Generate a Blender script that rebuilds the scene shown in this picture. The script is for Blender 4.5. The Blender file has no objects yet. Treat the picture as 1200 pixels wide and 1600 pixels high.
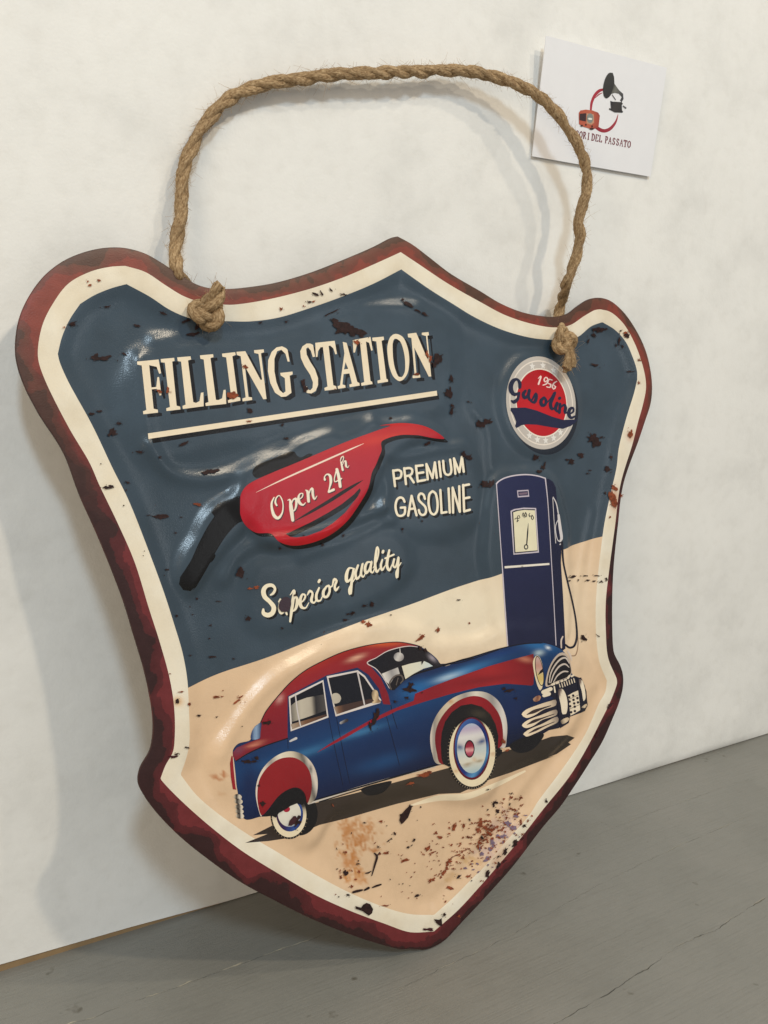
import bpy, math, random
import numpy as np
from mathutils import Matrix, Vector
from mathutils.geometry import delaunay_2d_cdt

# ------------------------------------------------------------------ camera, world, lamps, exposure
RC = np.array([[0.85038652, 0.52203969, 0.06570637], [-0.52433842, 0.83043299, 0.18828239], [0.04372615, -0.19456518, 0.97991449]])
CP = np.array([-0.22391043, -0.3695242, 0.27703985])
FPX = 1401.1
scene = bpy.context.scene
col = scene.collection
cam_d = bpy.data.cameras.new('camera')
cam_d.sensor_fit = 'VERTICAL'; cam_d.sensor_height = 36.0
cam_d.lens = FPX / 1600 * 36.0
cam_d.clip_start = 0.01; cam_d.clip_end = 50
cam = bpy.data.objects.new('camera', cam_d); col.objects.link(cam)
cam.matrix_world = Matrix(((RC[0, 0], RC[0, 2], -RC[0, 1], CP[0]), (RC[1, 0], RC[1, 2], -RC[1, 1], CP[1]),
                           (RC[2, 0], RC[2, 2], -RC[2, 1], CP[2]), (0, 0, 0, 1)))
scene.camera = cam

world = bpy.data.worlds.new('World'); scene.world = world; world.use_nodes = True
bg = world.node_tree.nodes['Background']
bg.inputs[0].default_value = (1.0, 0.97, 0.93, 1); bg.inputs[1].default_value = 0.34

def area_lamp(name, direction, dist, size, power, color, target=(0.0, 0.0, 0.25), size_y=None):
    d = Vector(direction).normalized()
    ld = bpy.data.lights.new(name, 'AREA'); ld.energy = power; ld.color = color
    ld.shape = 'DISK' if size_y is None else 'RECTANGLE'; ld.size = size
    if size_y: ld.size_y = size_y
    o = bpy.data.objects.new(name, ld); col.objects.link(o)
    o.location = Vector(target) + d * dist
    o.rotation_euler = d.to_track_quat('Z', 'Y').to_euler()
    return o
area_lamp('window_light', (-0.32, -1.0, 0.85), 1.9, 0.18, 12.5, (0.68, 0.86, 1.0), size_y=0.22)
area_lamp('ceiling_lamp', (0.36, -1.0, 1.10), 1.8, 0.07, 9.0, (1.0, 0.85, 0.64))
area_lamp('ceiling_lamp', (0.80, -1.0, 1.50), 2.1, 0.07, 8.0, (1.0, 0.88, 0.70))
area_lamp('doorway_light', (0.57, -1.0, 0.20), 2.0, 0.30, 1.0, (0.92, 0.96, 1.0), size_y=0.40)
area_lamp('warm_side_fill', (-1.0, -0.75, 0.30), 1.3, 0.6, 4.5, (1.0, 0.80, 0.56))  # added soft fill for warm bounce from the left, no known lamp there

vs = scene.view_settings
vs.view_transform = 'Standard'; vs.look = 'None'; vs.gamma = 1.0; vs.exposure = -0.10; vs.use_curve_mapping = False
try:
    scene.cycles.use_denoising = True
    scene.cycles.max_bounces = 8
except Exception: pass

# ------------------------------------------------------------------ small helpers
rng = random.Random(7); nrng = np.random.RandomState(5)
def lin(c):
    c = np.asarray(c, float) / 255.0
    return np.where(c <= 0.04045, c / 12.92, ((c + 0.055) / 1.055) ** 2.4)
def tag(o, label=None, cat=None, group=None, kind=None):
    if label: o['label'] = label
    if cat: o['category'] = cat
    if group: o['group'] = group
    if kind: o['kind'] = kind
    return o
_noise_tab = nrng.rand(256, 256)
def vnoise(x, y):
    xi = np.floor(x).astype(int); yi = np.floor(y).astype(int); fx = x - xi; fy = y - yi
    fx = fx * fx * (3 - 2 * fx); fy = fy * fy * (3 - 2 * fy)
    g = lambda i, j: _noise_tab[(i) % 256, (j) % 256]
    return (g(xi, yi) * (1 - fx) + g(xi + 1, yi) * fx) * (1 - fy) + (g(xi, yi + 1) * (1 - fx) + g(xi + 1, yi + 1) * fx) * fy
def fbm(x, y, o=4):
    s = 0; a = 0.5; t = 0
    for k in range(o):
        s = s + a * vnoise(x * 2 ** k + 17 * k, y * 2 ** k + 31 * k); t += a; a *= 0.55
    return s / t
def sstep(x): x = np.clip(x, 0, 1); return x * x * (3 - 2 * x)
def mesh_obj(name, verts, faces, mat, parent=None, smooth=True):
    me = bpy.data.meshes.new(name); me.from_pydata([tuple(v) for v in verts], [], [tuple(f) for f in faces])
    me.materials.append(mat)
    if smooth: me.polygons.foreach_set('use_smooth', [True] * len(me.polygons))
    me.update()
    o = bpy.data.objects.new(name, me); col.objects.link(o)
    if parent: o.parent = parent
    return o
def empty(name, parent=None):
    o = bpy.data.objects.new(name, None); col.objects.link(o); o.empty_display_size = 0.02
    if parent: o.parent = parent
    return o

# node material helper
def new_mat(name):
    m = bpy.data.materials.new(name); m.use_nodes = True
    nt = m.node_tree; b = nt.nodes['Principled BSDF']
    return m, nt, b
def N(nt, t, **kw):
    n = nt.nodes.new(t)
    for k, v in kw.items():
        if k.startswith('i_'): n.inputs[int(k[2:]) if k[2:].isdigit() else k[2:].replace('_', ' ')].default_value = v
        else: setattr(n, k, v)
    return n
def ramp(nt, stops):
    r = N(nt, 'ShaderNodeValToRGB'); e = r.color_ramp.elements
    while len(e) < len(stops): e.new(0.5)
    for k, (p, c) in enumerate(stops):
        e[k].position = p; e[k].color = (*c, 1) if len(c) == 3 else c
    return r
L = lambda nt, a, b: nt.links.new(a, b)

# ------------------------------------------------------------------ pixel rays
def ray_px(P):
    P = np.atleast_2d(np.asarray(P, float))[:, :2]
    d = np.stack([(P[:, 0] - 600) / FPX, np.ones(len(P)), -(P[:, 1] - 800) / FPX], 1)
    return d @ RC.T
def proj(X):
    q = (np.atleast_2d(X) - CP) @ RC
    return np.stack([600 + FPX * q[:, 0] / q[:, 1], 800 - FPX * q[:, 2] / q[:, 1]], 1)
def on_plane(P, O, n):
    d = ray_px(P); t = ((O - CP) @ n) / (d @ n)
    return CP + d * t[:, None]
def on_wall(P, off=0.0): return on_plane(P, np.array([0, -off, 0.0]), np.array([0, 1.0, 0]))
def on_shelf(P): return on_plane(P, np.zeros(3), np.array([0, 0, 1.0]))
# the sign leans with its point on the shelf and its top against the wall
SM = np.array([[0.99976693, -0.01831021, 0.01143812], [0.01563527, 0.97941846, 0.20123374], [-0.01488734, -0.201008, 0.97947647]])
SO = np.array([0, -0.0759148, 0.0])
def sign_world(ab, h):
    ab = np.atleast_2d(ab)
    return np.stack([ab[:, 0], -h * np.ones(len(ab)), ab[:, 1]], 1) @ SM.T + SO
def px_ab(P, h=0.0):
    d = ray_px(P); n = SM[:, 1]; o = SO
    hh = h * np.ones(len(d))
    t = (((o - CP) @ n) - hh) / (d @ n)
    X = (CP + d * t[:, None] - o) @ SM
    return X[:, [0, 2]]

# curves
def crom(pts, closed=True, step=2.0):
    P = np.asarray([p[:] for p in pts], float); n = len(P); out = []
    rng_ = range(n) if closed else range(n - 1)
    for i in rng_:
        p0 = P[(i - 1) % n] if closed or i > 0 else 2 * P[0] - P[1]
        p1 = P[i]; p2 = P[(i + 1) % n]
        p3 = P[(i + 2) % n] if closed or i + 2 < n else 2 * P[-1] - P[-2]
        k = max(1, int(np.linalg.norm((p2 - p1)[:2]) / step))
        # centripetal
        al = 0.5; t0 = 0; t1 = t0 + max(np.linalg.norm((p1 - p0)[:2]), 1e-9) ** al; t2 = t1 + max(np.linalg.norm((p2 - p1)[:2]), 1e-9) ** al; t3 = t2 + max(np.linalg.norm((p3 - p2)[:2]), 1e-9) ** al
        for j in range(k):
            t = t1 + (t2 - t1) * j / k
            A1 = (t1 - t) / (t1 - t0) * p0 + (t - t0) / (t1 - t0) * p1
            A2 = (t2 - t) / (t2 - t1) * p1 + (t - t1) / (t2 - t1) * p2
            A3 = (t3 - t) / (t3 - t2) * p2 + (t - t2) / (t3 - t2) * p3
            B1 = (t2 - t) / (t2 - t0) * A1 + (t - t0) / (t2 - t0) * A2
            B2 = (t3 - t) / (t3 - t1) * A2 + (t - t1) / (t3 - t1) * A3
            out.append((t2 - t) / (t2 - t1) * B1 + (t - t1) / (t2 - t1) * B2)
    if not closed: out.append(P[-1])
    return np.array(out)
def resample(P, step, closed=True):
    P = np.asarray(P, float); Q = np.vstack([P, P[:1]]) if closed else P
    s = np.concatenate([[0], np.cumsum(np.linalg.norm(np.diff(Q[:, :2], axis=0), axis=1))])
    n = max(3, int(s[-1] / step)); t = np.linspace(0, s[-1], n + 1)[:n if closed else n + 1]
    return np.stack([np.interp(t, s, Q[:, k]) for k in range(Q.shape[1])], 1)
def in_poly(pts, poly):
    x, y = pts[:, 0], pts[:, 1]; r = np.zeros(len(pts), bool)
    x0, y0 = poly[:, 0], poly[:, 1]; x1, y1 = np.roll(x0, -1), np.roll(y0, -1)
    bb = (x >= x0.min()) & (x <= x0.max()) & (y >= y0.min()) & (y <= y0.max()); idx = np.nonzero(bb)[0]
    if len(idx) == 0: return r
    xs, ys = x[idx], y[idx]; rr = np.zeros(len(idx), bool)
    for k in range(len(poly)):
        if y0[k] == y1[k]: continue
        c = ((y0[k] > ys) != (y1[k] > ys))
        if c.any():
            rr ^= c & (xs < (x1[k] - x0[k]) * (ys - y0[k]) / (y1[k] - y0[k]) + x0[k])
    r[idx] = rr; return r
def seg_dist(pts, poly, closed=True, W=None):
    """distance to a polyline; with W (half widths) the value minus the local half width"""
    Q = np.vstack([poly, poly[:1]]) if closed else poly
    best = np.full(len(pts), 1e9)
    for k in range(len(Q) - 1):
        a, b = Q[k, :2], Q[k + 1, :2]; d = b - a; L2 = d @ d
        t = np.clip(((pts - a) @ d) / (L2 + 1e-18), 0, 1)
        e = np.hypot(pts[:, 0] - a[0] - t * d[0], pts[:, 1] - a[1] - t * d[1])
        if W is not None: e = e - (W[k] + t * (W[k + 1] - W[k]))
        np.minimum(best, e, out=best)
    return best

# ------------------------------------------------------------------ zoom frames in which the outlines were traced
def Z(x0, y0, s):
    def f(*pts):
        return [(x0 + p[0] * s, y0 + p[1] * s) + ((p[2] * s,) if len(p) > 2 else ()) for p in pts]
    return f
zA = Z(200, 500, .216667); zB = Z(440, 500, .216667); zC = Z(600, 700, .125); zD = Z(400, 700, .133333); zE = Z(400, 840, .2)
zF = Z(780, 540, .116667); zG = Z(770, 730, .133333); zH = Z(780, 880, .133333); zI = Z(780, 1000, .133333); zJ = Z(660, 1070, .133333)
zK = Z(560, 990, .133333); zW = Z(430, 1020, .15); zM = Z(350, 1150, .141667); zR1 = Z(0, 340, 1 / 3); zR2 = Z(350, 340, 1 / 3); zR3 = Z(700, 400, 1 / 3)
zR4 = Z(240, 640, 1 / 3); zR5 = Z(560, 620, 1 / 3); zR6 = Z(340, 980, .283333); zR7 = Z(620, 970, .283333); zR8 = Z(200, 1140, .466667)
zL1 = Z(0, 640, .25); zL2 = Z(120, 880, .25); zB3 = Z(640, 1200, .25); zB4 = Z(840, 960, .1875); zS = Z(880, 450, .4375)
zP3 = Z(520, 1240, 1 / 6); zP4 = Z(680, 1230, .15); zQ = Z(880, 130, .1); zCd = Z(800, 40, .216667)

# ------------------------------------------------------------------ sign outlines (sharp corners split the splines)
def chain(*parts):
    out = []
    for pts in parts:
        c = crom(pts, closed=False, step=3.0); out.append(c[:-1])
    return np.vstack(out)
out_px = chain(
    [(622, 370)] + zR2((880, 125), (960, 185), (1060, 262)) + zR3((150, 165), (250, 225), (350, 265), (440, 283), (510, 286), (560, 272), (610, 235), (660, 205), (710, 197), (760, 210), (820, 260), (880, 345), (925, 440), (950, 540), (957, 620), (950, 690), (925, 770), (895, 860))
    + zS((215, 700), (195, 850), (180, 1000), (175, 1150), (178, 1280)) + zB4((640, 330), (690, 430), (712, 510), (710, 610), (680, 730), (620, 880), (540, 1060), (430, 1240), (300, 1440), (190, 1600))
    + zB3((840, 360), (640, 620), (480, 800), (330, 960), (215, 1080), (140, 1122)),
    zB3((140, 1122), (100, 1133), (0, 1128)) + zR8((920, 735), (820, 710), (700, 668), (600, 625), (500, 575), (380, 510), (280, 440), (180, 360), (110, 290), (60, 225), (36, 175), (42, 130), (75, 70))
    + zL2((478, 1080), (480, 980), (462, 840), (420, 650), (360, 450), (290, 220)) + zL1((620, 800), (500, 530))
    + zR1((300, 1100), (180, 910), (110, 770), (80, 670), (76, 580), (95, 470), (140, 370), (210, 275), (300, 205), (400, 163), (500, 143), (590, 145), (680, 170), (760, 215), (850, 275), (930, 318), (1000, 335), (1080, 336))
    + zR2((100, 330), (240, 308), (400, 262), (560, 200), (700, 140), (790, 95)) + [(622, 370)])
rw_px = chain(
    zR2((828, 162), (900, 210), (1050, 310)) + zR3((150, 215), (270, 278), (400, 320), (500, 335), (570, 325), (640, 280), (690, 253), (715, 250)),
    zR3((715, 250), (760, 262), (820, 315), (870, 400), (905, 490), (925, 570), (928, 620), (915, 690), (890, 780), (865, 880))
    + zS((205, 700), (185, 850), (165, 1000), (152, 1120), (152, 1230), (160, 1320), (190, 1393)),
    zS((190, 1393), (192, 1410)) + zB4((640, 640), (590, 760), (530, 880), (460, 1020), (360, 1200), (250, 1370)) + zB3((840, 250), (700, 430), (560, 600), (420, 760), (300, 890), (150, 1022)),
    zB3((150, 1022), (0, 1025)) + zR8((860, 650), (740, 605), (620, 550), (500, 480), (380, 405), (270, 320), (180, 240), (130, 190), (108, 165)),
    zR8((108, 165), (125, 120), (150, 75)) + zL2((612, 1080), (608, 900), (580, 720), (520, 500), (450, 280)) + zL1((840, 950), (740, 720), (620, 470))
    + zR1((420, 1150), (320, 980), (210, 760), (180, 670), (178, 610), (200, 500), (250, 400), (320, 310), (420, 255), (510, 232), (585, 226)),
    zR1((585, 226), (680, 255), (780, 320), (860, 368), (940, 395), (1050, 408)) + zR2((50, 408), (200, 385), (400, 335), (560, 280), (700, 220), (828, 162)))
wb_px = chain(
    zR2((830, 243), (960, 335), (1080, 410)) + zR3((120, 285), (250, 345), (380, 382), (480, 393), (560, 392), (610, 378), (670, 330), (722, 310)),
    zR3((722, 310), (780, 345), (830, 400), (865, 475), (885, 540), (886, 580)),
    zR3((886, 580), (872, 640), (835, 760), (800, 900)) + zS((190, 640), (165, 750), (145, 850), (132, 950), (120, 1060), (115, 1170), (120, 1280), (130, 1340), (155, 1402)),
    zS((155, 1402), (150, 1440)) + zB4((510, 740), (450, 880), (400, 990), (300, 1150), (180, 1320), (0, 1560)) + zB3((750, 290), (600, 460), (480, 600), (380, 700), (260, 820), (150, 918)),
    zB3((150, 918), (0, 912)) + zR8((860, 595), (740, 545), (600, 470), (500, 410), (400, 350), (300, 280), (230, 220), (175, 150)),
    zR8((175, 150), (190, 110), (203, 60)) + zL2((705, 1080), (700, 920), (690, 730), (660, 560), (610, 390), (550, 200)) + zL1((920, 860), (800, 560))
    + zR1((530, 1180), (430, 970), (320, 770), (280, 680), (270, 640)),
    zR1((270, 640), (290, 560), (325, 480), (375, 405)), zR1((375, 405), (440, 365), (520, 332), (592, 312)),
    zR1((592, 312), (700, 370), (800, 435), (900, 475), (1000, 488)) + zR2((0, 486), (120, 487), (250, 470), (400, 425), (560, 368), (700, 310), (830, 243)))
out_ab = resample(px_ab(out_px, -0.0002), 0.0010); rw_ab = resample(px_ab(rw_px, 0.0), 0.0010); wb_ab = resample(px_ab(wb_px, -0.0004), 0.0010)

# ------------------------------------------------------------------ pressed relief of the tin: a height field on a lattice
PITCH = 0.0010
A0, A1, B0, B1 = out_ab[:, 0].min() - .004, out_ab[:, 0].max() + .004, out_ab[:, 1].min() - .004, out_ab[:, 1].max() + .004
na, nb = int((A1 - A0) / PITCH) + 2, int((B1 - B0) / PITCH) + 2
GA, GB = np.meshgrid(A0 + np.arange(na) * PITCH, B0 + np.arange(nb) * PITCH, indexing='ij')
G = np.stack([GA.ravel(), GB.ravel()], 1)
d_out = seg_dist(G, out_ab[::2]); ins = in_poly(G, out_ab); d_out = np.where(ins, d_out, -d_out)
d_wb = seg_dist(G, wb_ab[::2]); d_wb = np.where(in_poly(G, wb_ab), d_wb, -d_wb)
H = np.interp(d_out * 1e3, [-4, 0, .6, 1.6, 3.5, 7, 10], [-.30, -.22, -.10, 0, .05, .1, .1])
H += np.interp(d_wb * 1e3, [-3, -1, 0, 2, 5, 8, 11], [0, -.05, -.25, -.9, -1.9, -2.3, -2.4])
def hull(shapes): return shapes
car_emb = [(352, 1180), (380, 1130), (410, 1085), (450, 1045), (520, 1003), (580, 985), (640, 985), (690, 1010), (740, 1005), (800, 985), (860, 990), (905, 1030), (930, 1080), (915, 1120), (850, 1170), (790, 1200), (760, 1235), (700, 1240), (640, 1225), (520, 1265), (480, 1315), (430, 1320), (400, 1290), (362, 1290)]
EMB = [  # pixel outline, height mm, skirt mm
    ([(222, 560), (300, 540), (420, 520), (540, 505), (600, 500), (650, 492), (690, 505), (697, 625), (560, 650), (400, 672), (228, 700)], 1.5, 7.5),
    ([(395, 742), (470, 705), (600, 665), (660, 660), (690, 680), (640, 690), (600, 715), (580, 760), (530, 815), (470, 848), (420, 846), (392, 815), (372, 785)], 3.2, 5.0),
    ([(395, 770), (340, 800), (305, 850), (282, 905), (300, 918), (330, 870), (380, 820)], 2.8, 4.2),
    ([(402, 905), (460, 880), (560, 855), (615, 842), (635, 880), (600, 925), (500, 955), (410, 975)], 1.5, 7.0),
    ([(606, 735), (730, 708), (742, 800), (615, 815)], 1.1, 7.0),
    ([(775, 755), (800, 742), (835, 741), (865, 758), (880, 1000), (795, 1010)], 3.0, 5.0),
    (car_emb, 2.8, 6.0)]
E_ = np.zeros(len(G))
for pts, hh, sk in EMB:
    poly = crom(px_ab(np.array(pts, float)), step=.004)
    sd = seg_dist(G, poly); sd = np.where(in_poly(G, poly), sd, -sd)
    wob = (fbm(G[:, 0] * 45 + hh * 7, G[:, 1] * 45 + sk, 3) - .5); wid = sk * (1.0 + 1.5 * np.clip(fbm(G[:, 0] * 22 + sk * 3, G[:, 1] * 22, 2) - .35, 0, .6))
    e1 = .8 * hh * sstep(1 + (sd * 1e3 + wob * 5.5) / wid)
    E_ = np.maximum(E_, e1) + .22 * np.minimum(E_, e1)
badge_c = px_ab(np.array([[780 + 585 * .116667, 540 + 765 * .116667]]))[0]
dd = np.hypot(G[:, 0] - badge_c[0], G[:, 1] - badge_c[1]) * 1e3
E_ = np.maximum(E_, 1.5 * sstep(1 + (24.5 - dd) / 6.5))
RIDGES = [  # creases pressed between the raised pictures: pixel line, height mm, half width mm
    ([(236, 700), (255, 730), (300, 748), (360, 742), (420, 706), (500, 676), (580, 655)], 1.3, 3.4), ([(352, 905), (368, 872), (400, 850), (470, 838), (540, 818), (600, 792)], 1.3, 3.2), ([(470, 868), (540, 842), (612, 812)], 1.0, 2.6),
    ([(598, 728), (604, 770), (596, 800)], .9, 3.0), ([(616, 716), (680, 702), (728, 694)], .9, 2.8), ([(742, 640), (765, 670), (770, 730)], 1.0, 4.0), ([(240, 530), (330, 512), (450, 500), (560, 478), (655, 478)], 1.1, 3.0), ([(215, 560), (222, 620), (232, 690)], .9, 3.2),
    ([(345, 1178), (370, 1122), (420, 1070), (480, 1032), (560, 1002)], .8, 3.4), ([(928, 800), (908, 900), (898, 990), (902, 1040)], .7, 3.0), ([(690, 1380), (760, 1300), (850, 1190), (905, 1110)], .6, 3.0)]
for pts, hh, sg in RIDGES:
    cl = crom(px_ab(np.array(pts, float), -.001), False, .004); dr = seg_dist(G, cl, False) * 1e3
    E_ = E_ + hh * (.7 + .6 * fbm(G[:, 0] * 60, G[:, 1] * 60 + hh * 5, 2)) * np.exp(-(dr / (sg * .82)) ** 2)
E_ *= sstep(d_wb * 1e3 / 12)
H = (H + E_).reshape(na, nb)
H += ((fbm(GA * 38 + 3, GB * 38 + 9, 2) - .5) * .16)
def blur(F, s):
    k = int(3 * s) + 1; w = np.exp(-np.arange(-k, k + 1) ** 2 / (2 * s * s)); w /= w.sum()
    P = np.pad(F, ((k, k), (k, k)), mode='edge')
    P = sum(w[i] * P[i:i + F.shape[0], :] for i in range(2 * k + 1))
    return sum(w[i] * P[:, i:i + F.shape[1]] for i in range(2 * k + 1))
Hs = blur(H, 1.1)
edge_keep = sstep((d_out.reshape(na, nb) * 1e3 - 1.0) / 3.0)
H = (Hs * edge_keep + blur(H, .7) * (1 - edge_keep)) * 1e-3
HA, HB = np.gradient(H, PITCH)
def bil(F, ab):
    x = np.clip((ab[:, 0] - A0) / PITCH, 0, na - 1.001); y = np.clip((ab[:, 1] - B0) / PITCH, 0, nb - 1.001)
    i = x.astype(int); j = y.astype(int); fx = x - i; fy = y - j
    return (F[i, j] * (1 - fx) + F[i + 1, j] * fx) * (1 - fy) + (F[i, j + 1] * (1 - fx) + F[i + 1, j + 1] * fx) * fy
def px_surface(P):
    h = np.zeros(len(P))
    for k in range(14):
        ab = px_ab(P, h); h = .35 * h + .65 * bil(H, ab)
    return px_ab(P, h)
LAT = G[ins]; LATpx = proj(sign_world(LAT, bil(H, LAT)))
LAY = 0.00004

# ------------------------------------------------------------------ materials
def paint_material():
    m, nt, b = new_mat('printed_tin')
    at = N(nt, 'ShaderNodeAttribute', attribute_name='Col')
    tc = N(nt, 'ShaderNodeTexCoord')
    n1 = N(nt, 'ShaderNodeTexNoise', i_Scale=55.0, i_Detail=6.0, i_Roughness=.65); L(nt, tc.outputs['Object'], n1.inputs['Vector'])
    r1 = ramp(nt, [(.25, (.80, .78, .76)), (.55, (1, 1, 1)), (.8, (1.0, .97, .93))]); L(nt, n1.outputs['Fac'], r1.inputs[0])
    mx = N(nt, 'ShaderNodeMix', data_type='RGBA', blend_type='MULTIPLY'); mx.inputs[0].default_value = .55
    L(nt, at.outputs['Color'], mx.inputs[6]); L(nt, r1.outputs[0], mx.inputs[7])
    # fine specks where the paint has gone
    n2 = N(nt, 'ShaderNodeTexNoise', i_Scale=420.0, i_Detail=3.0); L(nt, tc.outputs['Object'], n2.inputs['Vector'])
    n3 = N(nt, 'ShaderNodeTexNoise', i_Scale=28.0, i_Detail=2.0); L(nt, tc.outputs['Object'], n3.inputs['Vector'])
    ad = N(nt, 'ShaderNodeMath', operation='MULTIPLY_ADD', i_1=.5); L(nt, n3.outputs['Fac'], ad.inputs[0]); L(nt, n2.outputs['Fac'], ad.inputs[2])
    r2 = ramp(nt, [(.0, (0, 0, 0)), (.985, (0, 0, 0)), (1.0, (1, 1, 1))]);
    ms = N(nt, 'ShaderNodeMath', operation='MULTIPLY', i_1=.93); L(nt, ad.outputs[0], ms.inputs[0]); L(nt, ms.outputs[0], r2.inputs[0])
    mx2 = N(nt, 'ShaderNodeMix', data_type='RGBA'); L(nt, r2.outputs[0], mx2.inputs[0]); L(nt, mx.outputs[2], mx2.inputs[6]); mx2.inputs[7].default_value = (.055, .022, .014, 1)
    L(nt, mx2.outputs[2], b.inputs['Base Color'])
    rr = N(nt, 'ShaderNodeMapRange'); rr.inputs[3].default_value = .20; rr.inputs[4].default_value = .29
    L(nt, n1.outputs['Fac'], rr.inputs[0]); L(nt, rr.outputs[0], b.inputs['Roughness'])
    g = N(nt, 'ShaderNodeTexNoise', i_Scale=1900.0, i_Detail=2.0); L(nt, tc.outputs['Object'], g.inputs['Vector'])
    bp = N(nt, 'ShaderNodeBump', i_Strength=.26, i_Distance=.00025); L(nt, g.outputs['Fac'], bp.inputs['Height']); L(nt, bp.outputs[0], b.inputs['Normal'])
    b.inputs['IOR'].default_value = 1.5; b.inputs['Specular IOR Level'].default_value = .55
    return m
def rim_material():
    m, nt, b = new_mat('worn_red_rim')
    tc = N(nt, 'ShaderNodeTexCoord')
    n1 = N(nt, 'ShaderNodeTexNoise', i_Scale=48.0, i_Detail=5.0, i_Roughness=.5); L(nt, tc.outputs['Object'], n1.inputs['Vector'])
    at = N(nt, 'ShaderNodeAttribute', attribute_name='Col')   # r: nearness to the edge, g: height up the sign
    sp = N(nt, 'ShaderNodeSeparateColor'); L(nt, at.outputs['Color'], sp.inputs[0])
    a1 = N(nt, 'ShaderNodeMath', operation='MULTIPLY_ADD', i_1=.30); L(nt, sp.outputs[0], a1.inputs[0]); L(nt, n1.outputs['Fac'], a1.inputs[2])
    rlow = ramp(nt, [(.0, lin((116, 42, 44))), (.575, lin((108, 37, 40))), (.579, lin((84, 28, 31))), (.69, lin((76, 25, 27))), (.694, lin((48, 20, 20)))])
    rtop = ramp(nt, [(.0, lin((138, 62, 46))), (.655, lin((130, 56, 42))), (.662, lin((112, 54, 42))), (.765, lin((104, 58, 42))), (.772, lin((80, 50, 36)))])
    L(nt, a1.outputs[0], rlow.inputs[0]); L(nt, a1.outputs[0], rtop.inputs[0])
    mx = N(nt, 'ShaderNodeMix', data_type='RGBA'); L(nt, sp.outputs[1], mx.inputs[0]); L(nt, rlow.outputs[0], mx.inputs[6]); L(nt, rtop.outputs[0], mx.inputs[7])
    n2 = N(nt, 'ShaderNodeTexNoise', i_Scale=260.0, i_Detail=4.0); L(nt, tc.outputs['Object'], n2.inputs['Vector'])
    r3 = ramp(nt, [(.3, (.78, .76, .74)), (.6, (1, 1, 1))]); L(nt, n2.outputs['Fac'], r3.inputs[0])
    m2 = N(nt, 'ShaderNodeMix', data_type='RGBA', blend_type='MULTIPLY'); m2.inputs[0].default_value = .8; L(nt, mx.outputs[2], m2.inputs[6]); L(nt, r3.outputs[0], m2.inputs[7])
    L(nt, m2.outputs[2], b.inputs['Base Color'])
    rr = N(nt, 'ShaderNodeMapRange'); rr.inputs[3].default_value = .36; rr.inputs[4].default_value = .52; L(nt, n2.outputs['Fac'], rr.inputs[0]); L(nt, rr.outputs[0], b.inputs['Roughness'])
    g = N(nt, 'ShaderNodeTexNoise', i_Scale=1700.0, i_Detail=2.0); L(nt, tc.outputs['Object'], g.inputs['Vector'])
    bp = N(nt, 'ShaderNodeBump', i_Strength=.25, i_Distance=.00025); L(nt, g.outputs['Fac'], bp.inputs['Height'])
    L(nt, bp.outputs[0], b.inputs['Normal'])
    return m
PAINT = paint_material(); RIM = rim_material()
def chip_material():
    m, nt, b = new_mat('bare_rusty_metal'); a = N(nt, 'ShaderNodeAttribute', attribute_name='Col'); tc = N(nt, 'ShaderNodeTexCoord')
    n = N(nt, 'ShaderNodeTexNoise', i_Scale=900.0, i_Detail=4.0); L(nt, tc.outputs['Object'], n.inputs['Vector']); r = ramp(nt, [(.3, (.6, .55, .5)), (.7, (1.25, 1.15, 1.05))]); L(nt, n.outputs['Fac'], r.inputs[0])
    mx = N(nt, 'ShaderNodeMix', data_type='RGBA', blend_type='MULTIPLY'); mx.inputs[0].default_value = 1.0; L(nt, a.outputs['Color'], mx.inputs[6]); L(nt, r.outputs[0], mx.inputs[7]); L(nt, mx.outputs[2], b.inputs['Base Color'])
    b.inputs['Roughness'].default_value = .7; b.inputs['Specular IOR Level'].default_value = .3
    bp = N(nt, 'ShaderNodeBump', i_Strength=.5, i_Distance=.0003); L(nt, n.outputs['Fac'], bp.inputs['Height']); L(nt, bp.outputs[0], b.inputs['Normal'])
    return m
CHIP = chip_material()
def plain(name, c, rough=.6, vary=.13, **kw):
    m, nt, b = new_mat(name)
    tc = N(nt, 'ShaderNodeTexCoord'); n = N(nt, 'ShaderNodeTexNoise', i_Scale=120.0, i_Detail=5.0); L(nt, tc.outputs['Object'], n.inputs['Vector'])
    l = lin(c); r = ramp(nt, [(.3, tuple(l * (1 - vary))), (.7, tuple(l * (1 + vary * .5)))]); L(nt, n.outputs['Fac'], r.inputs[0]); L(nt, r.outputs[0], b.inputs['Base Color'])
    b.inputs['Roughness'].default_value = rough
    for k, v in kw.items(): b.inputs[k].default_value = v
    return m

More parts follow.
